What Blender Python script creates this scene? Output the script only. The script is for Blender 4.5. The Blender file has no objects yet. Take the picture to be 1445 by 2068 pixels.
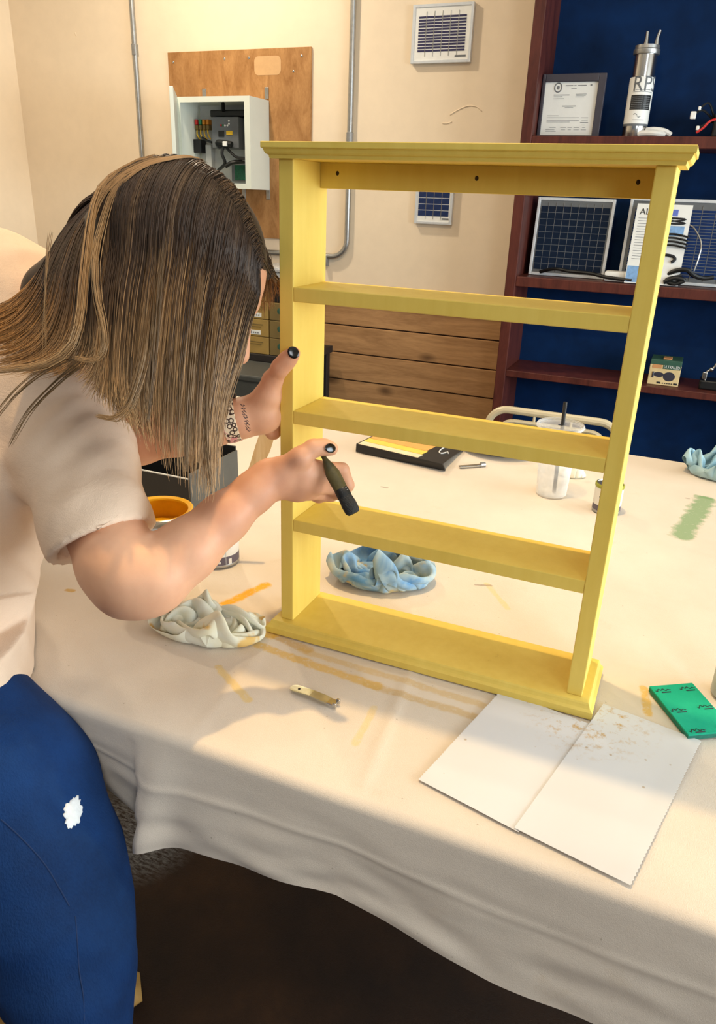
import bpy, bmesh, math, random
import numpy as np
from mathutils import Vector, Matrix, noise

random.seed(7)
scene = bpy.context.scene
col = scene.collection

# ------------------------------------------------------------------ camera
CAM = np.array([0.4621, -0.8332, 1.3258])
FPX, TILT, ROLL, YAW = 1517.696, 0.3960, 0.0372, -0.3951
IW, IH = 1445.0, 2068.0
_w = np.array([math.sin(YAW) * math.cos(TILT), math.cos(YAW) * math.cos(TILT), -math.sin(TILT)])
_r0 = np.array([math.cos(YAW), -math.sin(YAW), 0.0])
_u0 = np.cross(_r0, _w)
ER = math.cos(ROLL) * _r0 + math.sin(ROLL) * _u0
EU = -math.sin(ROLL) * _r0 + math.cos(ROLL) * _u0
EW = _w
cam_data = bpy.data.cameras.new('camera')
cam = bpy.data.objects.new('camera', cam_data)
col.objects.link(cam)
cam_data.sensor_fit = 'VERTICAL'
cam_data.sensor_height = 36.0
cam_data.lens = FPX / IH * 36.0
cam_data.clip_start = 0.02
cam.matrix_world = Matrix(((ER[0], EU[0], -EW[0], CAM[0]), (ER[1], EU[1], -EW[1], CAM[1]),
                           (ER[2], EU[2], -EW[2], CAM[2]), (0, 0, 0, 1)))
scene.camera = cam


def at(px, py, x=None, y=None, z=None, d=None):
    """world point seen at a pixel of the photograph, on a known plane or at a known depth"""
    v = ER * (px - IW / 2) / FPX - EU * (py - IH / 2) / FPX + EW
    if x is not None:
        t = (x - CAM[0]) / v[0]
    elif y is not None:
        t = (y - CAM[1]) / v[1]
    elif z is not None:
        t = (z - CAM[2]) / v[2]
    else:
        t = d
    return CAM + v * t


# ------------------------------------------------------------------ light
scene.view_settings.view_transform = 'Standard'
scene.view_settings.look = 'None'
scene.view_settings.exposure = 0.0
scene.view_settings.gamma = 1.0
scene.view_settings.use_curve_mapping = False

world = bpy.data.worlds.new('daylight')
scene.world = world
world.use_nodes = True
bgn = world.node_tree.nodes['Background']
bgn.inputs[0].default_value = (0.55, 0.76, 1.0, 1)
bgn.inputs[1].default_value = 0.20


def area(name, loc, target, size, power, color, shape='DISK', size_y=None):
    l = bpy.data.lights.new(name, 'AREA')
    l.shape = shape
    l.size = size
    if size_y:
        l.size_y = size_y
    l.energy = power
    l.color = color
    o = bpy.data.objects.new(name, l)
    col.objects.link(o)
    o.location = loc
    o.rotation_euler = (Vector(target) - Vector(loc)).to_track_quat('-Z', 'Y').to_euler()
    return o


WARM = (1.0, 0.86, 0.66)
area('ceiling_lamp_over_table', (0.05, 0.23, 2.90), (0.05, 0.23, 0), 0.06, 26, (1.0, 0.68, 0.30))
area('ceiling_lamp_by_wall', (-1.8, 2.0, 2.90), (-1.8, 2.0, 0), 0.16, 30, WARM)
area('ceiling_lamp_front', (-1.35, -0.95, 2.90), (-1.35, -0.95, 0), 0.16, 5, WARM)
area('front_window_daylight', (2.85, -3.45, 2.25), (0.2, 0.1, 1.05), 1.0, 38, (0.92, 0.96, 1.0), 'RECTANGLE', 1.0)
area('side_window_daylight', (3.56, 0.55, 1.25), (0, 0.55, 1.25), 2.8, 165, (0.84, 0.95, 1.0), 'RECTANGLE', 1.25)

area('ceiling_fill', (-0.3, -0.3, 2.92), (-0.3, -0.3, 0), 2.4, 15, (0.84, 0.93, 1.0), 'RECTANGLE', 2.0)  # added soft overhead fill for the ambient level, not a known fixture

TZ = 0.74      # table top
WY = 2.85      # back wall


# ------------------------------------------------------------------ materials
def lin(c):
    return tuple(((v / 255) / 12.92 if v / 255 <= 0.04045 else ((v / 255 + 0.055) / 1.055) ** 2.4) for v in c)


class NT:
    def __init__(self, name):
        self.m = bpy.data.materials.new(name)
        self.m.use_nodes = True
        self.t = self.m.node_tree
        self.b = self.t.nodes['Principled BSDF']
        self._tc = None

    def n(self, typ, **kw):
        nd = self.t.nodes.new(typ)
        for k, v in kw.items():
            setattr(nd, k, v)
        return nd

    def l(self, a, b):
        self.t.links.new(a, b)

    def tc(self, kind='Object'):
        if self._tc is None:
            self._tc = self.n('ShaderNodeTexCoord')
        return self._tc.outputs[kind]

    def math(self, op, a, b=None, c=None, clamp=False):
        nd = self.n('ShaderNodeMath', operation=op)
        nd.use_clamp = clamp
        for i, v in enumerate((a, b, c)):
            if v is None:
                continue
            if isinstance(v, (int, float)):
                nd.inputs[i].default_value = v
            else:
                self.l(v, nd.inputs[i])
        return nd.outputs[0]

    def vmath(self, op, a, b=None):
        nd = self.n('ShaderNodeVectorMath', operation=op)
        for i, v in enumerate((a, b)):
            if v is None:
                continue
            if isinstance(v, (tuple, list)):
                nd.inputs[i].default_value = v
            elif isinstance(v, (int, float)):
                nd.inputs['Scale'].default_value = v
            else:
                self.l(v, nd.inputs[i])
        return nd

    def noise(self, scale, detail=4, rough=0.55, vec=None, stretch=None, dist=0.0):
        nd = self.n('ShaderNodeTexNoise')
        nd.inputs['Scale'].default_value = scale
        nd.inputs['Detail'].default_value = detail
        nd.inputs['Roughness'].default_value = rough
        nd.inputs['Distortion'].default_value = dist
        v = vec or self.tc()
        if stretch:
            mp = self.n('ShaderNodeMapping')
            mp.inputs['Scale'].default_value = stretch
            self.l(v, mp.inputs[0])
            v = mp.outputs[0]
        self.l(v, nd.inputs['Vector'])
        return nd.outputs['Fac']

    def ramp(self, fac, stops):
        nd = self.n('ShaderNodeValToRGB')
        el = nd.color_ramp.elements
        while len(el) < len(stops):
            el.new(0.5)
        for e, (p, c) in zip(el, stops):
            e.position = p
            e.color = tuple(c) + (1,)
        self.l(fac, nd.inputs[0])
        return nd.outputs[0]

    def mix(self, fac, a, b, blend='MIX'):
        nd = self.n('ShaderNodeMix', data_type='RGBA', blend_type=blend)
        for s, v in ((0, fac), (6, a), (7, b)):
            if isinstance(v, (int, float)):
                nd.inputs[s].default_value = v
            elif isinstance(v, (tuple, list)):
                nd.inputs[s].default_value = tuple(v)[:3] + (1,)
            else:
                self.l(v, nd.inputs[s])
        return nd.outputs[2]

    def color(self, c):
        if isinstance(c, (tuple, list)):
            self.b.inputs['Base Color'].default_value = tuple(c)[:3] + (1,)
        else:
            self.l(c, self.b.inputs['Base Color'])

    def set(self, rough=None, metal=None, spec=None, **kw):
        if rough is not None:
            self.b.inputs['Roughness'].default_value = rough
        if metal is not None:
            self.b.inputs['Metallic'].default_value = metal
        if spec is not None:
            self.b.inputs['Specular IOR Level'].default_value = spec
        for k, v in kw.items():
            self.b.inputs[k].default_value = v

    def bump(self, h, strength=0.2, dist=0.001):
        nd = self.n('ShaderNodeBump')
        nd.inputs['Strength'].default_value = strength
        nd.inputs['Distance'].default_value = dist
        self.l(h, nd.inputs['Height'])
        self.l(nd.outputs[0], self.b.inputs['Normal'])


M = {}


def pm(name, rgb, rough=0.5, metal=0.0, var=0.08, scale=25, bump=0.0, bscale=300, stretch=None, spec=0.5, **kw):
    """plain procedural material: noise-varied colour with optional fine relief"""
    t = NT(name)
    c = lin(rgb)
    f = t.noise(scale, stretch=stretch)
    lo = [max(0, v * (1 - var)) for v in c]
    hi = [min(1, v * (1 + var)) for v in c]
    t.color(t.ramp(f, [(0.3, lo), (0.7, hi)]))
    t.set(rough=rough, metal=metal, spec=spec, **kw)
    if bump:
        t.bump(t.noise(bscale, stretch=stretch), bump, 0.002)
    M[name] = t.m
    return t.m


# ------------------------------------------------------------------ mesh helpers
class MB:
    def __init__(self):
        self.v = []
        self.f = []
        self.mi = []
        self.cm = 0

    def add(self, vs, fs):
        n = len(self.v)
        self.v += [tuple(float(c) for c in p) for p in vs]
        for f in fs:
            self.f.append(tuple(i + n for i in f))
            self.mi.append(self.cm)
        return self

    def box(self, x0, x1, y0, y1, z0, z1, mat=None):
        vs = [(x0, y0, z0), (x1, y0, z0), (x1, y1, z0), (x0, y1, z0), (x0, y0, z1), (x1, y0, z1), (x1, y1, z1), (x0, y1, z1)]
        if mat is not None:
            vs = [mat @ Vector(p) for p in vs]
        return self.add(vs, [(0, 3, 2, 1), (4, 5, 6, 7), (0, 1, 5, 4), (1, 2, 6, 5), (2, 3, 7, 6), (3, 0, 4, 7)])

    def bbox(self, x0, x1, y0, y1, z0, z1, b=0.002, mat=None):
        """box with chamfered edges"""
        c = [(x0 + x1) / 2, (y0 + y1) / 2, (z0 + z1) / 2]
        h = [(x1 - x0) / 2, (y1 - y0) / 2, (z1 - z0) / 2]
        b = min(b, *[q * 0.9 for q in h])
        bm = bmesh.new()
        bmesh.ops.create_cube(bm, size=2)
        for v in bm.verts:
            v.co = Vector((c[0] + v.co.x * h[0], c[1] + v.co.y * h[1], c[2] + v.co.z * h[2]))
        bmesh.ops.bevel(bm, geom=list(bm.edges), offset=b, segments=2, affect='EDGES', profile=0.5)
        return self.bm(bm, mat)

    def bm(self, bm, mat=None):
        bm.verts.index_update()
        vs = [(mat @ v.co if mat is not None else v.co.copy()) for v in bm.verts]
        fs = [[v.index for v in f.verts] for f in bm.faces]
        bm.free()
        return self.add(vs, fs)

    def prism(self, pts, off):
        """closed polygon pts (3-D list) extruded by the vector off"""
        n = len(pts)
        o = np.array(off, float)
        vs = [tuple(p) for p in pts] + [tuple(np.array(p, float) + o) for p in pts]
        nrm = np.zeros(3)
        for i in range(n):
            nrm += np.cross(np.array(pts[i], float), np.array(pts[(i + 1) % n], float))
        fs = [tuple(range(n)), tuple(range(2 * n - 1, n - 1, -1))] + [(i, i + n, (i + 1) % n + n, (i + 1) % n) for i in range(n)]
        if nrm @ o > 0:
            fs = [tuple(reversed(f)) for f in fs]
        return self.add(vs, fs)

    def lathe(self, prof, n=32, c=(0, 0, 0), mat=None, cap=True):
        vs, fs = [], []
        for r, z in prof:
            for i in range(n):
                a = 2 * math.pi * i / n
                p = Vector((r * math.cos(a), r * math.sin(a), z))
                if mat is not None:
                    p = mat @ p
                vs.append((p[0] + c[0], p[1] + c[1], p[2] + c[2]))
        for k in range(len(prof) - 1):
            for i in range(n):
                j = (i + 1) % n
                fs.append((k * n + i, k * n + j, (k + 1) * n + j, (k + 1) * n + i))
        if cap:
            fs.append(tuple(reversed(range(n))))
            fs.append(tuple(range((len(prof) - 1) * n, len(prof) * n)))
        return self.add(vs, fs)

    def tube(self, path, r, n=8, closed=False, cap=True):
        P = [np.array(p, float) for p in path]
        m = len(P)
        R = r if hasattr(r, '__len__') else [r] * m
        T = []
        for i in range(m):
            a = P[(i - 1) % m] if closed else P[max(0, i - 1)]
            b = P[(i + 1) % m] if closed else P[min(m - 1, i + 1)]
            t = b - a
            T.append(t / (np.linalg.norm(t) + 1e-12))
        ref = np.array([0, 0, 1.0]) if abs(T[0][2]) < 0.9 else np.array([1.0, 0, 0])
        u = np.cross(T[0], ref)
        u /= np.linalg.norm(u)
        vs, fs = [], []
        for i in range(m):
            u = u - T[i] * (u @ T[i])
            u /= np.linalg.norm(u) + 1e-12
            w = np.cross(T[i], u)
            for k in range(n):
                a = 2 * math.pi * k / n
                vs.append(P[i] + R[i] * (math.cos(a) * u + math.sin(a) * w))
        for i in range(m if closed else m - 1):
            for k in range(n):
                l = (k + 1) % n
                a, b = i * n, ((i + 1) % m) * n
                fs.append((a + k, a + l, b + l, b + k))
        if cap and not closed:
            fs.append(tuple(reversed(range(n))))
            fs.append(tuple(range((m - 1) * n, m * n)))
        return self.add(vs, fs)

    def ball(self, c, r, seg=12, ring=8, scale=(1, 1, 1), mat=None):
        bm = bmesh.new()
        bmesh.ops.create_uvsphere(bm, u_segments=seg, v_segments=ring, radius=r)
        for v in bm.verts:
            p = Vector((v.co.x * scale[0], v.co.y * scale[1], v.co.z * scale[2]))
            if mat is not None:
                p = mat @ p
            v.co = p + Vector(c)
        return self.bm(bm)

    def build(self, name, mat, parent=None, smooth=False, local=False, angle=35):
        me = bpy.data.meshes.new(name)
        vs = self.v
        o = bpy.data.objects.new(name, me)
        if parent is not None:
            root = parent
            while root.parent is not None:
                root = root.parent
            if not local:
                q = root.location
                vs = [(p[0] - q[0], p[1] - q[1], p[2] - q[2]) for p in vs]
            o.parent = parent
        me.from_pydata(vs, [], self.f)
        mats = mat if isinstance(mat, (list, tuple)) else [mat]
        for mm in mats:
            me.materials.append(M[mm] if isinstance(mm, str) else mm)
        if len(mats) > 1:
            me.polygons.foreach_set('material_index', self.mi)
        if smooth:
            me.polygons.foreach_set('use_smooth', [True] * len(me.polygons))
            if angle < 180:
                me.set_sharp_from_angle(angle=math.radians(angle))
        me.update()
        col.objects.link(o)
        return o


def tag(o, label=None, cat=None, group=None, kind=None):
    if label:
        o['label'] = label
    if cat:
        o['category'] = cat
    if group:
        o['group'] = group
    if kind:
        o['kind'] = kind
    return o


def thing(name, label, cat, loc=(0, 0, 0), rot=None, group=None):
    o = bpy.data.objects.new(name, None)
    o.empty_display_size = 0.05
    o.location = [float(v) for v in loc]
    if rot is not None:
        o.rotation_euler = rot
    col.objects.link(o)
    return tag(o, label, cat, group)


def child(src_mesh, name, parent, loc=(0, 0, 0), rot=None):
    """another child object that shares a mesh (coordinates local to the parent)"""
    o = bpy.data.objects.new(name, src_mesh)
    o.location = loc
    if rot is not None:
        o.rotation_euler = rot
    o.parent = parent
    col.objects.link(o)
    return o


def spline(pts, n=8):
    """Catmull-Rom through pts"""
    P = [np.array(p, float) for p in pts]
    out = []
    for i in range(len(P) - 1):
        a, b, c, d = P[max(i - 1, 0)], P[i], P[i + 1], P[min(i + 2, len(P) - 1)]
        for k in range(n):
            t = k / n
            out.append(0.5 * (2 * b + (c - a) * t + (2 * a - 5 * b + 4 * c - d) * t * t + (3 * b - a - 3 * c + d) * t ** 3))
    out.append(P[-1])
    return out


def text_mesh(s, size):
    """flat outlines of a word as (verts, faces) in the XZ plane, origin at its centre"""
    cu = bpy.data.curves.new('word', 'FONT')
    cu.body = s
    cu.size = size
    cu.align_x = 'CENTER'
    cu.align_y = 'CENTER'
    cu.resolution_u = 3
    ob = bpy.data.objects.new('word', cu)
    col.objects.link(ob)
    dg = bpy.context.evaluated_depsgraph_get()
    me = bpy.data.meshes.new_from_object(ob.evaluated_get(dg))
    vs = [(v.co.x, 0.0, v.co.y) for v in me.vertices]
    fs = [tuple(p.vertices) for p in me.polygons]
    bpy.data.objects.remove(ob)
    bpy.data.curves.remove(cu)
    bpy.data.meshes.remove(me)
    return vs, fs


# ------------------------------------------------------------------ the room
def wall_mat(name, rgb):
    t = NT(name)
    c = lin(rgb)
    f = t.noise(1.3, 3)
    g = t.noise(14, 4)
    k = t.math('ADD', t.math('MULTIPLY', f, 0.6), t.math('MULTIPLY', g, 0.4))
    t.color(t.ramp(k, [(0.3, [v * 0.94 for v in c]), (0.7, [min(1, v * 1.05) for v in c])]))
    t.set(rough=0.75, spec=0.3)
    t.bump(t.noise(38, 5, 0.6, dist=0.6), 0.16, 0.003)
    M[name] = t.m


wall_mat('wall_paint', (234, 215, 188))
wall_mat('ceiling_paint', (225, 220, 210))
t = NT('dark_floor')
fa = t.noise(3.2, 5, 0.6)
fb = t.noise(40, 6, 0.7)
c1 = t.ramp(fa, [(0.35, lin((30, 18, 12))), (0.55, lin((54, 33, 18))), (0.75, lin((80, 50, 26)))])
cf = t.mix(t.math('MULTIPLY', fb, 0.5), c1, lin((24, 14, 10)))
# pale grey streaky patch below the table
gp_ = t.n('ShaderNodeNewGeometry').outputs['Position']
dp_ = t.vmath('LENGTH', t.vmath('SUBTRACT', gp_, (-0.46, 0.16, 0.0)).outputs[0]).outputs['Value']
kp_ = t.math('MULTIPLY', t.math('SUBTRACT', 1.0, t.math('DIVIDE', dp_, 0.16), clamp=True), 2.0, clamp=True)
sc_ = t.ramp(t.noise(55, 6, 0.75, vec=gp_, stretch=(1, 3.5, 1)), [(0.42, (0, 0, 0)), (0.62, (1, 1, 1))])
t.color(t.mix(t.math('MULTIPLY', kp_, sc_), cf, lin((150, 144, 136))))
t.set(rough=0.5, spec=0.35)
t.bump(t.noise(160, 4, stretch=(1, 5, 1)), 0.5, 0.004)
M['dark_floor'] = t.m

LX, RX, FY, CZ = -3.25, 3.6, -4.0, 2.95
m = MB(); m.box(LX, RX, FY, WY, -0.05, 0.0)
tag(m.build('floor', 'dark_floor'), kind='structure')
m = MB(); m.box(LX, RX, FY, WY, CZ, CZ + 0.05)
tag(m.build('ceiling', 'ceiling_paint'), kind='structure')
m = MB(); m.box(LX - 0.1, RX + 0.1, WY, WY + 0.1, 0, CZ)
wall_back = tag(m.build('wall_back', 'wall_paint'), kind='structure')
m = MB(); m.box(LX - 0.1, LX, FY, WY, 0, CZ)
tag(m.build('wall_left', 'wall_paint'), kind='structure')
m = MB()
m.box(RX, RX + 0.1, FY, -0.9, 0, CZ)
m.box(RX, RX + 0.1, 2.0, WY, 0, CZ)
m.box(RX, RX + 0.1, -0.9, 2.0, 1.95, CZ)
m.box(RX, RX + 0.1, -0.9, 2.0, 0, 0.6)
tag(m.build('wall_right', 'wall_paint'), kind='structure')

m = MB()
m.box(LX, -2.6, FY - 0.1, FY, 0, CZ)
m.box(3.3, RX, FY - 0.1, FY, 0, CZ)
m.box(-2.6, 3.3, FY - 0.1, FY, 2.75, CZ)
m.box(-2.6, 3.3, FY - 0.1, FY, 0, 0.35)
tag(m.build('wall_front', 'wall_paint'), kind='structure')
pm('window_metal', (70, 70, 72), 0.4, 0.6)
m = MB()
for x in (-2.6, -0.65, 1.3, 3.25):
    m.box(x, x + 0.05, FY - 0.08, FY - 0.02, 0.35, 2.75)
for z in (0.35, 2.70):
    m.box(-2.6, 3.3, FY - 0.08, FY - 0.02, z, z + 0.05)
tag(m.build('window_1', 'window_metal'), kind='structure')
m = MB()
for y in (-0.9, 0.53, 1.95):
    m.box(RX + 0.02, RX + 0.08, y, y + 0.05, 0.6, 1.95)
for z in (0.6, 1.90):
    m.box(RX + 0.02, RX + 0.08, -0.9, 2.0, z, z + 0.05)
tag(m.build('window_2', 'window_metal'), kind='structure')


# ------------------------------------------------------------------ wood materials
def wood(name, dark, light, scale=3.0, stretch=(1, 12, 12), rough=0.6, knots=0.0, kdark=None):
    t = NT(name)
    f = t.noise(scale, 6, 0.6, stretch=stretch, dist=0.8)
    f2 = t.noise(scale * 9, 3, 0.6, stretch=stretch)
    k = t.math('ADD', t.math('MULTIPLY', f, 0.75), t.math('MULTIPLY', f2, 0.25))
    c = t.ramp(k, [(0.32, lin(dark)), (0.68, lin(light))])
    if knots:
        v = t.n('ShaderNodeTexVoronoi')
        v.inputs['Scale'].default_value = knots
        mp = t.n('ShaderNodeMapping')
        mp.inputs['Scale'].default_value = (0.55, 1, 1)
        t.l(t.tc(), mp.inputs[0])
        t.l(mp.outputs[0], v.inputs['Vector'])
        kf = t.ramp(v.outputs['Distance'], [(0.05, (1, 1, 1)), (0.17, (0, 0, 0))])
        c = t.mix(t.math('MULTIPLY', kf, 0.75), c, lin(kdark or (60, 40, 25)))
    t.color(c)
    t.set(rough=rough, spec=0.3)
    t.bump(k, 0.12, 0.002)
    M[name] = t.m


wood('plank_wood', (146, 106, 68), (196, 150, 102), 2.2, (1, 9, 9), 0.6, 5.0, (66, 42, 26))
wood('plywood', (142, 96, 52), (190, 142, 90), 5.0, (3, 1, 1.2), 0.5, 7.0, (120, 78, 42))
wood('cherry', (64, 28, 24), (100, 50, 40), 3.0, (6, 6, 1), 0.42, 0)
pm('joint_dark', (40, 28, 20), 0.9)
pm('navy_panel', (5, 36, 76), 0.7, 0, 0.25, 9, 0.1, 60, spec=0.12)
pm('dark_inside', (12, 15, 22), 0.7, 0, 0.2, 9)
pm('zinc', (168, 168, 166), 0.36, 0.85, 0.1, 60)
pm('zinc_dull', (150, 150, 150), 0.5, 0.6, 0.1, 60)
pm('cabinet_white', (216, 220, 208), 0.45, 0, 0.03, 8)
pm('white_plastic', (232, 232, 228), 0.45, 0, 0.03, 30)
pm('paper_white', (226, 227, 224), 0.8, 0, 0.02, 30)
pm('grey_print', (120, 122, 126), 0.8, 0, 0.1, 200)
pm('black_plastic', (14, 15, 17), 0.42, 0, 0.2, 60)
pm('black_cable', (12, 14, 14), 0.5, 0, 0.2, 60)
pm('grey_plastic', (96, 100, 104), 0.45, 0, 0.08, 30)
pm('light_grey', (176, 178, 178), 0.5, 0, 0.05, 30)
pm('red_plastic', (190, 40, 36), 0.4)
pm('green_plastic', (30, 120, 80), 0.4)
pm('yellow_plastic', (220, 180, 40), 0.4)
pm('amber_plastic', (190, 120, 20), 0.4)
pm('pcb_green', (16, 84, 58), 0.4, 0, 0.5, 160)
pm('silver', (196, 196, 194), 0.22, 1.0, 0.06, 40)
pm('alu_frame', (214, 218, 222), 0.35, 0.25, 0.05, 40)
pm('cell_violet', (62, 60, 92), 0.14, 0, 0.3, 14)
pm('cell_blue', (24, 46, 92), 0.14, 0, 0.3, 30)
pm('cell_dark', (18, 30, 50), 0.14, 0, 0.3, 14)
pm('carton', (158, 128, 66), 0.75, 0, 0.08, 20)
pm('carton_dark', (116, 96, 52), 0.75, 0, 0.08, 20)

# plank wainscot on the back wall
PY = WY - 0.022
zj = [at(655, 652.6, y=PY)[2], at(654, 706.6, y=PY)[2], at(654, 760.6, y=PY)[2]]
pitch = (zj[0] - zj[2]) / 2
X0p, X1p = -1.62, (at(1076, 0, y=2.55)[0] + at(996, 820, y=2.55)[0]) / 2 + 0.02
zt_ = zj[0] + pitch
m = MB(); m.box(X0p, X1p, WY - 0.006, WY, 0.02, zt_)
m.build('joint_backing', 'joint_dark', wall_back)
z = zt_
k = 0
while z > 0.1:
    z0 = max(0.02, z - pitch)
    m = MB()
    j = (k * 37 % 5) * 0.0012
    m.bbox(X0p, X1p, PY - j, WY - 0.005, z0 + 0.003, z - 0.003, 0.003)
    m.build('plank', 'plank_wood', wall_back)
    z = z0
    k += 1
m = MB(); m.bbox(X0p, X1p, WY - 0.045, WY, zt_, zt_ + 0.022, 0.004)
m.build('cap_rail', 'plank_wood', wall_back)
# trowel marks in the plaster
for pts in ([(908, 232), (925, 222), (945, 214), (962, 216), (972, 224)], [(893, 249), (903, 249), (912, 246)], [(152, 66), (154, 72)]):
    m = MB()
    m.tube(spline([at(a, b, y=WY - 0.0005) for a, b in pts], 5), 0.0028, 6)
    m.build('plaster_ridge', 'wall_paint', wall_back, True)


# ------------------------------------------------------------------ conduits
def conduit(label, path, r=0.0135, coup=(), straps=()):
    p0 = path[0]
    t = thing('conduit', label, 'conduit', p0)
    m = MB(); m.tube(path, r, 12)
    m.build('pipe', 'zinc', t, True)
    for c, d in coup:
        m = MB()
        c = np.array(c); d = np.array(d) / np.linalg.norm(d)
        m.tube([c - d * 0.03, c - d * 0.028, c + d * 0.028, c + d * 0.03], [r * 1.05, r * 1.25, r * 1.25, r * 1.05], 12)
        m.build('coupling', 'zinc_dull', t, True)
    for c in straps:
        m = MB()
        c = np.array(c)
        m.bbox(c[0] - 0.01, c[0] + 0.01, c[1] - 0.015, WY, c[2] - 0.035, c[2] + 0.016, 0.002)
        m.build('strap', 'zinc_dull', t, True)
    return t


cy = WY - 0.018
a0 = at(264, 0, y=cy); a1 = at(289, 330, y=cy)
xl = (a0[0] + a1[0]) / 2
conduit('straight galvanised conduit left of the plywood board', [(xl, cy, CZ - 0.02), (xl, cy, 0.95)], straps=[(xl, cy, 2.0)])
xr = at(707, 240, y=cy)[0]
zb_ = at(665, 518, y=cy)[2]
rb = 0.085
path = [(xr, cy, CZ - 0.02), (xr, cy, zb_ + rb)]
for i in range(1, 9):
    a = math.pi / 2 * i / 8
    path.append((xr - rb + rb * math.cos(a), cy, zb_ + rb - rb * math.sin(a)))
path.append((at(500, 509, y=cy)[0], cy, zb_))
zc = at(705, 281, y=cy)[2]
conduit('galvanised conduit bending left below the crown of the yellow shelf', path, coup=[((xr, cy, zc), (0, 0, 1))],
        straps=[((xr - rb - 0.03), cy, zb_ - 0.012)])

# ------------------------------------------------------------------ plywood board and control cabinet
by = WY - 0.014
bl, br_, bt, bb = at(338, 108, y=by)[0], at(628, 92, y=by)[0], at(480, 100, y=by)[2], at(540, 481, y=by)[2]
t = thing('plywood_board', 'stained plywood backboard screwed to the beige wall', 'board', (bl, by, bb))
m = MB(); m.bbox(bl, br_, by, WY, bb, bt, 0.0015)
m.build('board', 'plywood', t)
for a in ((350, 126), (609, 113), (453, 119), (502, 117), (592, 144)):
    p = at(*a, y=by)
    m = MB(); m.ball((p[0], by, p[2]), 0.006, 10, 6, (1, 0.5, 1))
    m.build('screw', 'silver', t, True)
p, q = at(513, 114, y=by), at(567, 151, y=by)
pm('bare_wood', (202, 160, 112), 0.6, 0, 0.05, 40)
m = MB()
n = 6; rr = 0.022
pts = []
for cx_, cz_, a in ((q[0] - rr, p[2] - rr, 0), (p[0] + rr, p[2] - rr, 90), (p[0] + rr, q[2] + rr, 180), (q[0] - rr, q[2] + rr, 270)):
    for i in range(n + 1):
        an = math.radians(a + 90 * i / n)
        pts.append((cx_ + rr * math.cos(an), by - 0.0008, cz_ + rr * math.sin(an)))
m.prism(pts, (0, 0.002, 0))
m.build('bare_patch', 'bare_wood', t)

ey = by - 0.002
exr = at(543.5, 290, y=ey)[0]
ez0, ez1 = at(545, 384, y=ey)[2], at(543, 203, y=ey)[2]
# front plane: the same X seen at pixel column 505
lo, hi = 0.05, 0.6
for _ in range(40):
    md = (lo + hi) / 2
    if at(505, 290, y=ey - md)[0] < exr:
        lo = md
    else:
        hi = md
    # nearer planes move the pixel's X to the right
edep = min(max((lo + hi) / 2, 0.16), 0.30)
ef = ey - edep
exl = at(361, 290, y=ef)[0]
enc = thing('control_cabinet', 'open pale grey metal control cabinet with wiring on the plywood board', 'cabinet', ((exl + exr) / 2, ey, ez0))
w_ = 0.006
lip = 0.03
m = MB()
m.box(exl, exl + w_, ef, ey, ez0, ez1)
m.box(exr - w_, exr, ef, ey, ez0, ez1)
m.box(exl + w_, exr - w_, ef, ey, ez1 - w_, ez1)
m.box(exl + w_, exr - w_, ef, ey, ez0, ez0 + w_)
m.box(exl + w_, exr - w_, ey - w_, ey, ez0 + w_, ez1 - w_)
m.box(exl + w_, exl + 0.018, ef, ef + 0.004, ez0 + w_, ez1 - w_)
m.box(exr - lip, exr - w_, ef, ef + 0.004, ez0 + w_, ez1 - w_)
m.box(exl + 0.018, exr - lip, ef, ef + 0.004, ez1 - 0.024, ez1 - w_)
m.box(exl + 0.018, exr - lip, ef, ef + 0.004, ez0 + w_, ez0 + 0.024)
m.build('housing', 'cabinet_white', enc)
# the door swung open, seen almost edge-on
m = MB()
dm = Matrix.Translation((exl - 0.004, ef, 0)) @ Matrix.Rotation(math.atan2(CAM[1] - ef, CAM[0] - exl) - math.radians(2.5), 4, 'Z')
m.bbox(0, 0.36, -0.012, 0.006, ez0 - 0.006, ez1 + 0.006, 0.002, mat=dm)
dr = m.build('door', 'cabinet_white', enc)
for zz in (ez0 + 0.08, ez1 - 0.08):
    m = MB(); m.tube([(exl - 0.006, ef - 0.004, zz - 0.02), (exl - 0.006, ef - 0.004, zz + 0.02)], 0.007, 8)
    m.build('hinge', 'zinc', dr, True)
for a in ((412, 191, 1), (538, 188, 1), (457, 392, -1), (492, 392, -1), (541, 392, -1)):
    p = at(a[0], a[1], y=by - 0.003)
    m = MB(); m.bbox(p[0] - 0.011, p[0] + 0.011, by - 0.005, by - 0.0005, p[2] - 0.026, p[2] + 0.026, 0.002)
    m.build('mounting_tab', 'zinc', enc)
ip = ey - w_ - 0.012
m = MB(); m.box(exl + 0.02, exr - 0.02, ip, ip + 0.004, ez0 + 0.02, ez1 - 0.02)
m.build('mounting_plate', 'light_grey', enc)


def epx(a, b, dep):
    return at(a, b, y=ip - dep)


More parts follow.
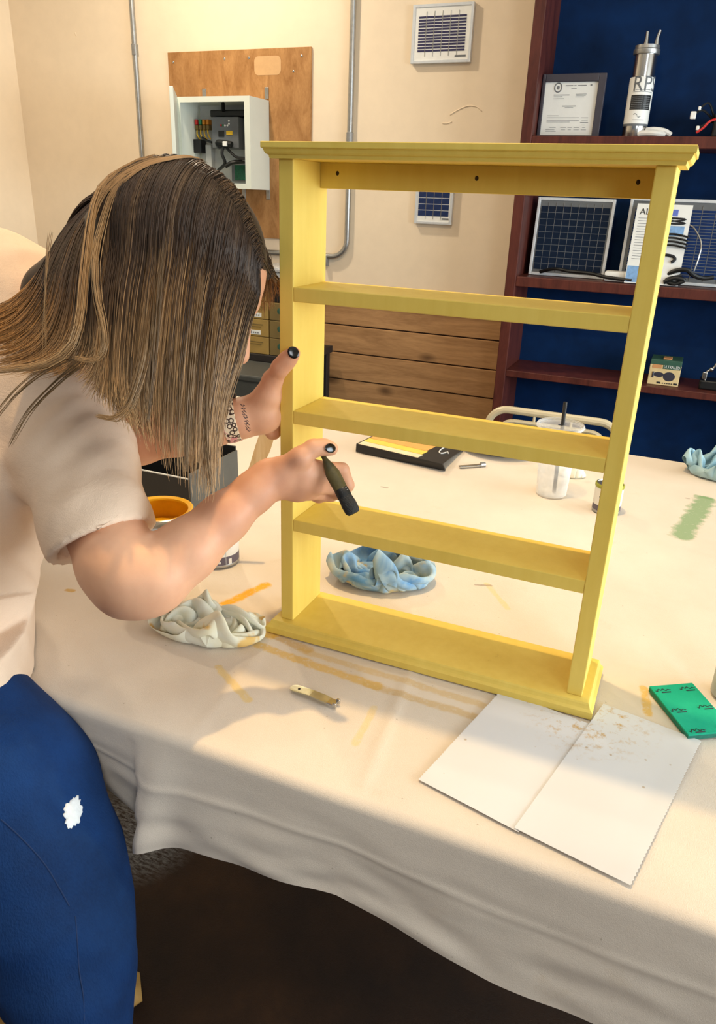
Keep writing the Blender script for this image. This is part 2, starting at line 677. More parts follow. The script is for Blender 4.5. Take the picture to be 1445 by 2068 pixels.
p, q = epx(426, 236, .09), epx(482, 300, .09)
m = MB(); m.bbox(p[0], q[0], ip - .09, ip, q[2], p[2], .004)
inv = m.build('drive_unit', 'grey_plastic', enc)
p, q = epx(423, 222, .06), epx(494, 236, .06)
m = MB(); m.bbox(p[0], q[0], ip - .06, ip, q[2], p[2], .006)
m.build('cable_duct', 'black_plastic', enc)
p, q = epx(440, 264, .094), epx(452, 276, .094)
m = MB(); m.bbox(p[0], q[0], ip - .094, ip - .089, q[2], p[2], .002)
m.build('display', 'black_plastic', inv)
p, q = epx(456, 264, .093), epx(469, 273, .093)
m = MB(); m.bbox(p[0], q[0], ip - .092, ip - .089, q[2], p[2], .002)
m.build('rating_plate', 'yellow_plastic', inv)
for i, (a, b, mm) in enumerate(((446, 253, 'red_plastic'), (450, 253, 'green_plastic'), (454, 253.5, 'white_plastic'), (459, 253.5, 'white_plastic'), (462, 244, 'white_plastic'), (462, 250, 'white_plastic'))):
    p = epx(a, b, .091)
    m = MB(); m.ball((p[0], p[1], p[2]), .005, 8, 6)
    m.build('button', mm, inv, True)
for i, mm in enumerate(('red_plastic', 'green_plastic', 'amber_plastic', 'amber_plastic')):
    p, q = epx(393 + i * 7.5, 241, .04), epx(399 + i * 7.5, 262, .04)
    m = MB()
    m.bbox(p[0], q[0], ip - .04, ip, q[2], (p[2] + q[2]) / 2 - .002, .002)
    m.build('terminal_block', 'carton_dark', enc)
    m = MB()
    m.bbox(p[0], q[0], ip - .042, ip, (p[2] + q[2]) / 2, p[2], .002)
    m.build('terminal_cap', mm, enc)
    m = MB()
    a = epx(398 + i * 7.0, 262, .03); b = epx(398 + i * 7.5, 272, .04); c = epx(404 + i * 7.0, 281, .03)
    m.tube(spline([a, b, c], 4), .0035, 6)
    m.build('wire', 'yellow_plastic', enc, True)
p, q = epx(382, 281, .05), epx(406, 309, .05)
m = MB(); m.bbox(p[0], q[0], ip - .05, ip, q[2], p[2], .004)
m.build('relay', 'black_plastic', enc)
p, q = epx(414, 292, .03), epx(428, 358, .03)
m = MB(); m.bbox(p[0], q[0], ip - .03, ip, q[2], p[2], .003)
m.build('din_module', 'light_grey', enc)
p, q = epx(465, 333, .03), epx(497, 366, .03)
m = MB(); m.bbox(p[0], q[0], ip - .02, ip, q[2], p[2], .002)
bo = m.build('board_tray', 'grey_plastic', enc)
p, q = epx(472, 333, .031), epx(497, 364, .031)
m = MB(); m.box(p[0], q[0], ip - .024, ip - .0195, q[2], p[2])
m.build('circuit_board', 'pcb_green', bo)
for pts, r in (([(450, 208, .05), (451, 224, .07)], .009), ([(452, 290, .10), (448, 310, .11), (454, 330, .10), (440, 345, .08), (428, 365, .06), (422, 374, .05)], .008),
               ([(452, 292, .10), (470, 312, .10), (480, 318, .09), (497, 320, .08)], .007), ([(446, 298, .10), (440, 288, .11), (468, 292, .11)], .014),
               ([(494, 326, .06), (470, 328, .09), (455, 336, .10)], .01), ([(408, 278, .05), (418, 284, .06), (428, 288, .07)], .006),
               ([(414, 332, .04), (412, 345, .05), (420, 354, .05), (428, 340, .05)], .003)):
    m = MB(); m.tube(spline([epx(a, b, c) for a, b, c in pts], 6), r, 8)
    m.build('cable', 'black_cable', enc, True)
p = epx(455, 290, .12)
m = MB(); m.bbox(p[0] - .012, p[0] + .012, p[1] - .01, p[1] + .01, p[2] - .012, p[2] + .01, .003)
m.build('cable_gland', 'white_plastic', enc)


# ------------------------------------------------------------------ solar panels
def solar_panel(label, loc, w, h, cols, rows, cellm, backm, mx=.045, mt=.055, mb=.055, th=.024, lean=0.0, gap=.004, group=None, plate=True):
    """front faces -Y; loc = bottom left front corner"""
    t = thing('solar_panel', label, 'solar panel', loc, (lean, 0, 0), group)
    fw = .012
    m = MB()
    m.bbox(0, fw, 0, th, 0, h, .0015); m.bbox(w - fw, w, 0, th, 0, h, .0015)
    m.bbox(fw, w - fw, 0, th, 0, fw, .0015); m.bbox(fw, w - fw, 0, th, h - fw, h, .0015)
    m.build('frame', 'alu_frame', t, local=True)
    m = MB(); m.box(fw, w - fw, .004, .009, fw, h - fw)
    m.build('backsheet', backm, t, local=True)
    cw = (w - 2 * mx - (cols - 1) * gap) / cols
    ch = (h - mt - mb - (rows - 1) * gap) / rows
    m = MB(); m.box(0, cw, 0, .0015, 0, ch)
    first = m.build('cell', cellm, t, local=True)
    first.location = (mx, .0025, mb)
    for r_ in range(rows):
        for c_ in range(cols):
            if r_ or c_:
                child(first.data, 'cell', t, (mx + c_ * (cw + gap), .0025, mb + r_ * (ch + gap)))
    m = MB()
    for c_ in range(cols):
        x = mx + c_ * (cw + gap) - gap / 2
        if c_:
            m.box(x - .0008, x + .0008, .0018, .004, mb * .6, h - mt * .6)
    m.build('busbar', 'silver', t, local=True)
    if plate:
        m = MB(); m.box(w * .74, w * .92, .0025, .004, .022, .029)
        m.build('maker_plate', 'grey_plastic', t, local=True)
    return t


py_ = WY - .026
a, b, c = at(834, 11.6, y=py_), at(953, 62, y=py_), at(891, 127, y=py_)
solar_panel('larger framed solar panel on the wall above the yellow shelf', (a[0], py_, c[2]), b[0] - a[0], at(895, 6, y=py_)[2] - c[2], 6, 12,
            'cell_violet', 'white_plastic', .03, .045, .045)
a, b, c = at(837, 420, y=py_), at(912.5, 420, y=py_), at(873, 453, y=py_)
solar_panel('small four-column solar panel on the wall seen through the yellow shelf', (a[0], py_, c[2]), b[0] - a[0], .27, 4, 8,
            'cell_blue', 'white_plastic', .017, .02, .036, gap=.003)

# ------------------------------------------------------------------ bookcase
KF = 2.55
KB = WY
kx0 = (at(1076, 0, y=KF)[0] + at(996, 820, y=KF)[0]) / 2
kx1 = kx0 + 1.30
sw = .046
zA = at(1150, 274, y=KF)[2]
zB = (at(1041, 557, y=KF)[2] + at(1282, 576, y=KF)[2]) / 2
zC = (at(1025, 748, y=KF)[2] + at(1250, 772.7, y=KF)[2]) / 2
bk = thing('bookcase', 'tall dark cherry bookcase with navy back at the right', 'bookcase', (kx0, KF, 0))
for x in (kx0, kx1 - sw):
    m = MB(); m.bbox(x, x + sw, KF, KB - .001, 0, 2.6, .004)
    m.build('side_panel', 'cherry', bk)
m = MB(); m.box(kx0 + sw, kx1 - sw, KB - .02, KB - .001, 0.02, 2.58)
m.build('back_panel', 'navy_panel', bk)
for z, th in ((zA, .042), (zB, .042), (zC, .03), (.10, .04), (2.6, .04)):
    m = MB(); m.bbox(kx0 + sw, kx1 - sw, KF + .002, KB - .02, z - th, z, .003)
    m.build('shelf', 'cherry', bk)

# framed certificate
fy = 2.62
a, b, c = at(1089, 150, y=fy), at(1225, 151, y=fy), at(1142, 273, y=fy)
fx0, fx1, fz1 = at(1076.5, 272, y=fy)[0], (b[0] + at(1208, 272, y=fy)[0]) / 2, a[2]
fx0 = (a[0] + fx0) / 2
fx0 = max(fx0, kx0 + sw + .004)
ct = thing('framed_certificate', 'dark framed printed certificate standing on the upper bookcase shelf', 'certificate', (fx0, fy, zA + .001))
pm('frame_dark', (52, 50, 62), 0.45)
fwid = .028
h_ = fz1 - zA - .001
m = MB()
zb0 = zA + .001
m.bbox(fx0, fx0 + .012, fy, fy + .02, zb0, fz1, .002); m.bbox(fx1 - fwid, fx1, fy, fy + .02, zb0, fz1, .002)
m.bbox(fx0 + .012, fx1 - fwid, fy, fy + .02, zb0, zb0 + .006, .002); m.bbox(fx0 + .012, fx1 - fwid, fy, fy + .02, fz1 - fwid, fz1, .002)
m.build('frame', 'frame_dark', ct)
px0, px1, pz0, pz1 = fx0 + .012, fx1 - fwid, zb0 + .006, fz1 - fwid
m = MB(); m.box(px0, px1, fy + .010, fy + .012, pz0, pz1)
pap = m.build('sheet', 'paper_white', ct)
pw, ph = px1 - px0, pz1 - pz0
m = MB()
cx_, cz_ = px0 + pw * .25, pz0 + ph * .9
m.tube([(cx_ + .014 * math.cos(i * .3142), fy + .0095, cz_ + .016 * math.sin(i * .3142)) for i in range(20)], .0022, 4, closed=True)
m.ball((cx_, fy + .0095, cz_), .006, 8, 6, (1, .2, 1.2))


def bar(u, v, wv, hv=.011):
    m.box(px0 + pw * u, px0 + pw * (u + wv), fy + .009, fy + .0101, pz0 + ph * v, pz0 + ph * (v + hv))


bar(.39, .925, .14, .016); bar(.55, .925, .04, .014); bar(.62, .925, .16, .016); bar(.85, .925, .035, .026)
bar(.5, .875, .1, .008)
bar(.18, .755, .3, .014); bar(.18, .725, .17); bar(.18, .69, .21, .008); bar(.6, .77, .2, .008); bar(.61, .745, .18, .008); bar(.6, .72, .16, .008)
bar(.37, .545, .26, .016); bar(.42, .522, .16, .008)
bar(.1, .37, .22, .008); bar(.1, .335, .62, .006); bar(.1, .275, .62, .008); bar(.1, .25, .45, .006)
bar(.76, .33, .13, .009); bar(.77, .285, .12, .007); bar(.75, .24, .15, .01); bar(.78, .195, .07, .007)
for u, wv in ((.17, .12), (.38, .11), (.52, .08), (.64, .1), (.8, .06)):
    bar(u, .15, wv, .01)
for u, wv in ((.1, .17), (.4, .08), (.53, .06), (.64, .1), (.78, .1)):
    bar(u, .105, wv, .007)
bar(.1, .075, .2, .007)
m.build('print', 'grey_print', pap)

# submersible pump with printed sleeve
py0 = 2.665
pc = at(1279, 272, y=py0)
pr_ = .046
pt = at(1301, 92, y=py0)
pu = thing('well_pump', 'upright stainless submersible pump with a white printed sleeve', 'pump', (pc[0], py0, zA + .001))
ph0, ph1 = zA + .001, pt[2]
pp_ = lambda k: ph0 + (ph1 - ph0) * k
m = MB(); m.lathe([(pr_ * .96, pp_(0)), (pr_, pp_(.01)), (pr_, pp_(.125))], 36, (pc[0], py0, 0))
m.build('motor_end', 'silver', pu, True)
m = MB(); m.lathe([(pr_ * 1.02, pp_(.125)), (pr_ * 1.02, pp_(.152))], 36, (pc[0], py0, 0))
m.build('band', 'grey_plastic', pu, True)
m = MB(); m.lathe([(pr_ * 1.01, pp_(.152)), (pr_ * 1.01, pp_(.655))], 36, (pc[0], py0, 0))
sl = m.build('printed_sleeve', 'white_plastic', pu, True)
m = MB(); m.lathe([(pr_ * .9, pp_(.655)), (pr_ * .9, pp_(.90))], 36, (pc[0], py0, 0))
m.build('pump_end', 'silver', pu, True)
m = MB(); m.lathe([(pr_ * 1.04, pp_(.90)), (pr_ * 1.06, pp_(.905)), (pr_ * 1.06, pp_(.95)), (pr_ * .98, pp_(.96)), (pr_ * .98, pp_(.995)), (pr_ * .5, pp_(1.0))], 36, (pc[0], py0, 0))
m.build('discharge_head', 'zinc', pu, True)
for dx, dy, hh in ((-.006, -.01, .045), (.03, .01, .05)):
    m = MB(); m.tube([(pc[0] + dx, py0 + dy, pp_(.99)), (pc[0] + dx, py0 + dy, pp_(1.0) + hh * .5), (pc[0] + dx * 1.2, py0 + dy, pp_(1.0) + hh)], [.012, .007, .006], 10)
    m.build('bolt', 'silver', pu, True)
va = math.atan2(CAM[1] - py0, CAM[0] - pc[0])     # sleeve print faces the room


def wrap(vs, zc, rad, rot=0.0):
    out = []
    for x, _, z in vs:
        an = va + rot + x / rad
        out.append((pc[0] + rad * math.cos(an), py0 + rad * math.sin(an), zc + z))
    return out


vs, fs = text_mesh('RPS', .075)
vs = [(x * .92, y, z) for x, y, z in vs]
bm = bmesh.new()
bv = [bm.verts.new(v) for v in vs]
for f_ in fs:
    try:
        bm.faces.new([bv[i] for i in f_])
    except ValueError:
        pass
bmesh.ops.triangulate(bm, faces=bm.faces)
bmesh.ops.subdivide_edges(bm, edges=bm.edges, cuts=2)
bm.verts.index_update()
vs = [tuple(v.co) for v in bm.verts]
fs = [[v.index for v in f_.verts] for f_ in bm.faces]
bm.free()
m = MB(); m.add(wrap(vs, pp_(.575), pr_ * 1.022, .42), fs)
m.build('lettering', 'grey_plastic', sl)


def patch(x0, x1, z0, z1, rad, rot=0.0, n=8):
    vs = []
    for i in range(n + 1):
        x = x0 + (x1 - x0) * i / n
        vs += [(x, 0, z0), (x, 0, z1)]
    m.add(wrap(vs, 0, rad, rot), [(2 * i, 2 * i + 2, 2 * i + 3, 2 * i + 1) for i in range(n)])


m = MB()
patch(-.034, .05, pp_(.302), pp_(.462), pr_ * 1.018)
m.build('data_panel', 'black_plastic', sl)
m = MB()
for i in range(7):
    patch(-.03, .012, pp_(.315 + i * .02), pp_(.322 + i * .02), pr_ * 1.022)
    patch(.018, .045, pp_(.315 + i * .02), pp_(.32 + i * .02), pr_ * 1.022)
m.build('data_lines', 'grey_print', sl)
m = MB()
patch(-.03, .05, pp_(.492), pp_(.496), pr_ * 1.02); patch(-.02, .04, pp_(.515), pp_(.52), pr_ * 1.02)
patch(-.015, .03, pp_(.19), pp_(.195), pr_ * 1.02)
for i in range(8):
    x = -.012 + .024 * i / 7
    patch(x - .002, x + .002, pp_(.24) - .006 * math.sin((i / 7 - .5) * 5) - .0012, pp_(.24) - .006 * math.sin((i / 7 - .5) * 5) + .0012, pr_ * 1.02, 0, 1)
m.build('small_print', 'grey_plastic', sl)

# white fitting beside the pump, wired gadget at the frame edge
p = at(1318, 270, y=2.63)
wf = thing('pipe_fitting', 'white curved plastic fitting lying beside the pump', 'fitting', (p[0], 2.63, zA))
m = MB()
m.tube(spline([(p[0] - .055, 2.63, zA + .012), (p[0] - .03, 2.625, zA + .016), (p[0] + .01, 2.62, zA + .014), (p[0] + .04, 2.64, zA + .011)], 6), .011, 10)
m.build('lower_ring', 'white_plastic', wf, True)
m = MB()
m.tube(spline([(p[0] - .03, 2.65, zA + .028), (p[0] + .0, 2.645, zA + .03), (p[0] + .04, 2.64, zA + .024), (p[0] + .065, 2.645, zA + .011)], 6), .010, 10)
m.build('upper_ring', 'white_plastic', wf, True)
p = at(1440, 262, y=2.66)
gd = thing('wired_controller', 'black controller with white plugs and a red wire on the top shelf', 'controller', (p[0], 2.68, zA))
m = MB(); m.bbox(p[0] - .005, p[0] + .14, 2.64, 2.76, zA + .001, zA + .085, .008)
m.build('case', 'black_plastic', gd)
for a, r in (((1399, 233), .010), ((1412, 219), .005), ((1408, 259), .006)):
    q = at(*a, y=2.62)
    m = MB(); m.bbox(q[0] - r, q[0] + r, 2.61, 2.63, q[2] - r * 1.3, q[2] + r * 1.3, .003)
    m.build('plug', 'white_plastic', gd)
    m = MB(); m.tube(spline([(q[0], 2.63, q[2]), (q[0] + .03, 2.65, q[2] + .02), (p[0] + .0, 2.68, zA + .06)], 5), .004, 6)
    m.build('lead', 'black_cable', gd, True)
q0, q1 = at(1405, 268, y=2.61), at(1434, 244, y=2.62)
m = MB(); m.tube(spline([q0, (q0 + q1) / 2 + np.array([0, 0, -.004]), q1, (p[0] + .02, 2.66, zA + .07)], 5), .0045, 6)
m.build('red_wire', 'red_plastic', gd, True)

# middle shelf: two panels, flyer holder, adapter, cables
py_ = 2.72
a, b = at(1070, 541, y=py_), at(1221, 545, y=py_)
h_ = at(1150, 400, y=py_ + .03)[2] - zB
solar_panel('square solar panel leaning inside the bookcase at its left', (a[0] + .004, py_ - .05, zB + .002), b[0] - a[0], h_, 9, 10,
            'cell_dark', 'grey_plastic', .018, .035, .025, lean=-.10, gap=.0022, plate=False)
a = at(1251, 545, y=py_)
solar_panel('wide blue solar panel leaning behind the flyer holder', (a[0], py_ - .05, zB + .002), .46, h_ + .01, 8, 22, 'cell_blue', 'grey_plastic',
            .025, .04, .03, lean=-.10, gap=.003, plate=False)
p, q = at(1222, 537, y=2.60), at(1278, 562, y=2.60)
m = MB(); m.bbox(p[0], q[0], 2.60, 2.66, zB + .001, zB + .001 + (p[2] - q[2]), .008)
tag(m.build('power_adapter', 'white_plastic', smooth=True), 'small white box lying between the two bookcase solar panels', 'adapter')
# flyer stack
p0_, p1_ = at(1289, 413, y=2.62), at(1277, 575, y=2.585)
p2_ = at(1401, 418, y=2.62)
fl = thing('flyer_stand', 'white printed flyer in a clear stand behind the yellow right post', 'flyer', (p1_[0], 2.585, zB))
FW = p2_[0] - p0_[0]
lean = math.atan2(.05, p0_[2] - zB)
FH = (p0_[2] - zB) / math.cos(lean)
fm = Matrix.Translation((p0_[0] - .004, 2.575, zB + .004)) @ Matrix.Rotation(-lean, 4, 'X')
m = MB(); m.box(0, FW, 0, .003, 0, FH, mat=fm)
sheet = m.build('sheet', 'paper_white', fl)
pm('sky_print', (120, 160, 205), 0.7, 0, 0.2, 60)
pm('print_black', (24, 24, 28), 0.7)
pm('print_blue', (90, 110, 190), 0.7)
m = MB(); m.box(FW * .55, FW * .92, -.001, .0, FH * .62, FH * .74, mat=fm)
m.build('picture', 'sky_print', sheet)
m = MB(); m.box(FW * .0 + .003, FW * .42, -.001, 0, .004, FH * .22, mat=fm)
m.build('picture', 'sky_print', sheet)
m = MB(); m.box(FW * .66, FW * .76, -.001, 0, FH * .86, FH * .94, mat=fm)
m.build('symbol', 'print_blue', sheet)
vs, fs = text_mesh('ALL', .034)
m = MB(); m.add([fm @ Vector((x + FW * .2, -.0012, z + FH * .90)) for x, y, z in vs], fs)
m.build('heading', 'print_black', sheet)
m = MB()
for i in range(16):
    m.box(FW * .06, FW * (.36 + .06 * math.sin(i * 5.1)), -.001, 0, FH * (.82 - i * .034), FH * (.825 - i * .034), mat=fm)
m.build('body_text', 'grey_print', sheet)
m = MB()
m.tube([fm @ Vector((FW * (.72 + .2 * math.sin(2 * a_)), -.003, FH * (.80 + .035 * math.sin(a_)))) for a_ in [i * math.pi / 12 for i in range(24)]], .0032, 6, closed=True)
m.build('printed_loop', 'print_black', sheet, True)
m = MB()
m.tube(spline([fm @ Vector((FW * u, -.004, FH * v)) for u, v in ((.5, .36), (.62, .38), (.8, .37), (.86, .33), (.8, .29))], 4), .006, 6)
m.build('printed_bracket', 'print_black', sheet, True)
for k in range(4):
    m = MB()
    z_ = .62 - k * .045
    m.tube(spline([fm @ Vector((FW * u, -.012, FH * (z_ + v))) for u, v in ((.4, -.02), (.6, .01), (.8, .015), (1.0, -.01), (1.02, -.02))], 5), .0042, 6)
    m.build('cable_loop', 'black_cable', fl, True)
for pts, r, nm, lab in (
        ([(1090, 549, 2.66), (1120, 543, 2.63), (1150, 548, 2.62), (1190, 552, 2.60), (1225, 560, 2.585), (1275, 566, 2.58)], .007, 'black_cable', 'black cable lying along the front of the left bookcase solar panel'),
        ([(1338, 560, 2.60), (1360, 548, 2.58), (1385, 545, 2.57), (1400, 556, 2.59), (1420, 562, 2.61), (1440, 560, 2.62)], .009, 'black_cable', 'thick black cable heap right of the flyer stand'),
        ([(1340, 570, 2.575), (1360, 562, 2.57), (1380, 566, 2.575), (1362, 573, 2.575), (1345, 566, 2.58), (1375, 556, 2.59)], .009, 'black_cable', 'coiled black cable against the yellow right post'),
        ([(1400, 548, 2.6), (1410, 520, 2.6), (1415, 490, 2.61), (1400, 460, 2.63), (1380, 450, 2.63)], .003, 'silver', 'thin bare wire curling up in front of the wide solar panel')):
    P_ = [at(a, b, y=c) for a, b, c in pts]
    for q in P_:
        q[2] = max(q[2], zB + r)
    m = MB(); m.tube(spline(P_, 6), r, 8)
    tag(m.build('cable', nm, smooth=True), lab, 'cable')

# lower shelf: boxed pump and a metal gadget
yb = 2.60
p, q, top = at(1307, 783, y=yb), at(1370, 788, y=yb), at(1375, 738, y=yb)
bx0, bx1 = at(1308, 760, y=yb)[0], at(1372, 760, y=yb)[0]
hb = (at(1340, 727, y=yb)[2] - zC)
pb = thing('product_box', 'small printed green and cream box on the lower bookcase shelf', 'box', (bx0, yb, zC))
pm('box_cream', (214, 190, 140), 0.6); pm('box_green', (46, 84, 68), 0.5); pm('box_orange', (196, 140, 90), 0.6)
m = MB(); m.bbox(bx0, bx1, yb, yb + .12, zC + .001, zC + hb * .80, .002)
cb = m.build('carton', 'box_cream', pb)
m = MB(); m.bbox(bx0, bx1, yb, yb + .12, zC + hb * .80, zC + hb, .002)
m.build('lid_band', 'box_green', pb)
bw = bx1 - bx0
m = MB(); m.box(bx0 + bw * .42, bx1 - bw * .02, yb - .001, yb + .0005, zC + hb * .66, zC + hb * .82)
hd = m.build('title_band', 'box_green', cb)
vs, fs = text_mesh('ULTRA LED', hb * .13)
s_ = bw * .5 / (max(v[0] for v in vs) - min(v[0] for v in vs))
m = MB(); m.add([(x * s_ + bx0 + bw * .7, yb - .0015, z * 1.2 + zC + hb * .74) for x, y, z in vs], fs)
m.build('title', 'white_plastic', hd)
m = MB(); m.box(bx0 + bw * .08, bx0 + bw * .38, yb - .001, yb + .0005, zC + hb * .66, zC + hb * .80)
m.build('logo_block', 'box_orange', cb)
m = MB()
m.ball((bx0 + bw * .66, yb, zC + hb * .37), bw * .2, 14, 8, (1, .02, .8))
m.ball((bx0 + bw * .32, yb, zC + hb * .42), bw * .16, 14, 8, (1.1, .02, .55))
m.tube([(bx0 + bw * .14, yb - .001, zC + hb * .52), (bx0 + bw * .14, yb - .001, zC + hb * .3)], bw * .035, 6)
m.build('printed_pump', 'frame_dark', cb, True)
m = MB()
m.box(bx0 + bw * .3, bx0 + bw * .43, yb - .001, yb + .0005, zC + hb * .07, zC + hb * .14)
m.box(bx0 + bw * .84, bx0 + bw * .96, yb - .001, yb + .0005, zC + hb * .07, zC + hb * .14)
for k in range(5):
    m.box(bx0 + bw * (.48 + k * .07), bx0 + bw * (.52 + k * .07), yb - .001, yb + .0005, zC + hb * .08, zC + hb * .12)
m.build('footer_print', 'print_black', cb)
m = MB(); m.bbox(bx0 + bw * .38, bx0 + bw * .66, yb + .02, yb + .07, zC + hb * .99, zC + hb * 1.04, .002)
m.build('top_sticker', 'box_orange', pb)
p = at(1432, 752, y=2.62)
mg = thing('metal_gadget', 'shiny metal linkage on the lower shelf at the right edge', 'gadget', (p[0], 2.62, zC))
m = MB(); m.bbox(p[0] - .03, p[0] + .05, 2.61, 2.70, zC + .001, zC + .04, .006)
m.build('base', 'black_plastic', mg)
m = MB(); m.tube(spline([(p[0] - .012, 2.62, zC + .04), (p[0] - .01, 2.62, zC + .075), (p[0] + .01, 2.62, zC + .09), (p[0] + .03, 2.62, zC + .14)], 5), .005, 8)
m.build('link_arm', 'silver', mg, True)
m = MB(); m.bbox(p[0] - .025, p[0] - .007, 2.605, 2.625, zC + .045, zC + .075, .003)
m.build('clamp', 'silver', mg)
m = MB(); m.ball((p[0] + .005, 2.615, zC + .088), .010, 10, 8)
m.build('pivot', 'silver', mg, True)

# ------------------------------------------------------------------ storage rack with cartons, left behind the woman
RY = 2.36
zr = at(525, 716, y=RY)[2]
rx0, rx1 = at(250, 716, y=RY)[0], at(596, 716, y=RY)[0]
rk = thing('storage_rack', 'low dark storage rack holding small cartons behind the woman', 'rack', (rx0, RY, 0))
pm('rack_dark', (36, 30, 28), 0.6); pm('tote_grey', (70, 72, 70), 0.5); pm('bin_navy', (12, 18, 34), 0.4)
m = MB(); m.bbox(rx0, rx1, RY, RY + .42, zr - .035, zr, .003)
m.build('top_board', 'rack_dark', rk)
for x in (rx0 + .01, rx1 - .05):
    for y in (RY + .01, RY + .37):
        m = MB(); m.bbox(x, x + .04, y, y + .04, 0, zr - .035, .003)
        m.build('leg', 'rack_dark', rk)
m = MB(); m.bbox(rx0, rx1, RY + .01, RY + .41, .12, .15, .003)
m.build('lower_board', 'rack_dark', rk)
c0, c1, c2 = at(488, 690, y=RY)[0], at(540.5, 690, y=RY)[0], at(594, 690, y=RY)[0]
bh = at(525, 677, y=RY)[2] - at(525, 712, y=RY)[2]
rowname = ('bottom', 'second', 'third', 'top')
for k in range(4):
    for j, (xa, xb) in enumerate(((c0 - (c1 - c0) - .006, c0 - .006), (c0 + (.012 if k != 1 else 0), c1 - .003), (c1 + .003, c2))):
        if j == 0 or (k == 3 and j == 2):
            continue
        where = ('hidden behind the hair', 'between the hair and the yellow post', 'partly behind the yellow left post')[j]
        cbx = thing('carton', 'small brown carton, %s of its stack, %s' % (rowname[k], where), 'carton', ((xa + xb) / 2, RY + .1, zr + k * bh), None, 'cartons on the storage rack')
        m = MB(); m.bbox(xa, xb, RY + .012, RY + .3, zr + k * bh + .001, zr + (k + 1) * bh - .001, .003)
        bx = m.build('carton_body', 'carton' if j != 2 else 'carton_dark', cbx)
        if j == 1 and k in (1, 2):
            m = MB(); m.box((xa + xb) / 2 - .035, (xa + xb) / 2 + .028, RY + .010, RY + .0125, zr + k * bh + .01, zr + k * bh + .03)
            lb = m.build('address_label', 'paper_white', cbx)
            m = MB(); m.box((xa + xb) / 2 - .03, (xa + xb) / 2 - .02, RY + .009, RY + .0105, zr + k * bh + .014, zr + k * bh + .026)
            for i in range(3):
                m.box((xa + xb) / 2 - .012 + i * .012, (xa + xb) / 2 - .006 + i * .012, RY + .009, RY + .0105, zr + k * bh + .015, zr + k * bh + .022)
            m.build('label_print', 'grey_print', lb)
        m = MB()
        if j == 1:
            m.box(xa + .02, xb - .03, RY + .010, RY + .0125, zr + (k + .68) * bh, zr + (k + .72) * bh)
            m.box(xa + .03, xb - .04, RY + .010, RY + .0125, zr + (k + .55) * bh, zr + (k + .58) * bh)
        else:
            m.ball(((xa + xb) / 2 - .015, RY + .012, zr + (k + .55) * bh), .014, 10, 6, (1, .1, 1))
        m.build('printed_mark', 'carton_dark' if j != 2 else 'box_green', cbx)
xa, xb = c1 + .004, c2
m = MB(); m.bbox(xa, xb, RY + .02, RY + .25, zr + 3 * bh + .001, zr + 4 * bh, .004)
tag(m.build('dark_box', 'black_plastic'), 'black box on top of the cartons beside the yellow left post', 'box')
# plastic wrapped bundle on the cartons
t = NT('clear_wrap')
t.color((.8, .8, .8)); t.set(rough=.18, spec=.6, **{'Transmission Weight': .35, 'IOR': 1.3})
t.bump(t.noise(60, 4, dist=1.5), .8, .006)
M['clear_wrap'] = t.m
p, q = at(525, 522, y=RY + .05), at(600, 560, y=RY + .05)
zw = zr + 4 * bh
wr = thing('wrapped_bundle', 'plastic wrapped pale bundle lying on top of the carton stacks', 'bundle', (p[0], RY + .06, zw))
m = MB(); m.bbox(p[0] - .02, q[0], RY + .05, RY + .24, zw + .001, zw + .05, .014)
m.build('contents', 'light_grey', wr, True)
m = MB(); m.bbox(p[0] - .03, q[0] + .01, RY + .04, RY + .25, zw + .05, zw + .075, .012)
m.build('plastic_wrap', 'clear_wrap', wr, True)
# bins under the rack top
p, q = at(470, 757, y=RY - .02), at(600, 880, y=RY - .02)
m = MB(); m.bbox(rx0 + .06, rx1 - .06, RY + .06, RY + .36, .155, zr - .04, .01)
tag(m.build('storage_bin', 'bin_navy'), 'dark navy bin tucked under the rack top board', 'bin')
tt = thing('storage_tote', 'grey plastic tote standing in front of the rack', 'tote', ((p[0] + q[0]) / 2, RY - .17, 0))
zt0 = at(520, 760, y=RY - .3)[2]
m = MB(); m.bbox(p[0] - .25, q[0] - .02, RY - .30, RY - .02, 0.0, zt0 - .02, .012)
m.build('tote_body', 'tote_grey', tt)
m = MB(); m.bbox(p[0] - .26, q[0] - .01, RY - .31, RY - .01, zt0 - .03, zt0, .008)
m.build('tote_rim', 'tote_grey', tt)

# ------------------------------------------------------------------ yellow shelf (the piece being painted)
t = NT('yellow_paint')
f = t.noise(6, 5, .6)
g = t.noise(70, 4, .6, stretch=(1, 1, .12))
wear = t.noise(17, 6, .65)
c = t.ramp(t.math('ADD', t.math('MULTIPLY', f, .6), t.math('MULTIPLY', g, .4)), [(.3, lin((226, 194, 86))), (.7, lin((240, 212, 108)))])
c = t.mix(t.ramp(wear, [(.70, (0, 0, 0)), (.80, (.5, .5, .5))]), c, lin((166, 122, 48)))
t.color(c)
t.set(rough=.5, spec=.35)
t.bump(g, .1, .001)
M['yellow_paint'] = t.m
pm('hole_dark', (50, 34, 16), .8)
SW, SD, ST = .4269, .0900, .0191
zs0, zs1 = TZ + .0192, 1.3640
ys = thing('display_shelf', 'half-painted yellow wooden shelf unit standing on the drop cloth', 'shelf', (SW / 2, SD / 2, TZ + .0005))
for x in (0, SW - ST):
    m = MB(); m.bbox(x, x + ST, 0, SD, zs0, zs1, .0012)
    m.build('side_panel', 'yellow_paint', ys)
for zt1 in (1.2234, 1.0700, .9178):
    m = MB(); m.bbox(ST, SW - ST, .0005, SD, zt1 - .0172, zt1, .001)
    m.build('shelf_board', 'yellow_paint', ys)
m = MB(); m.bbox(ST, SW - ST, .070, SD, 1.3348, zs1, .0008)
hb_ = m.build('header_board', 'yellow_paint', ys)
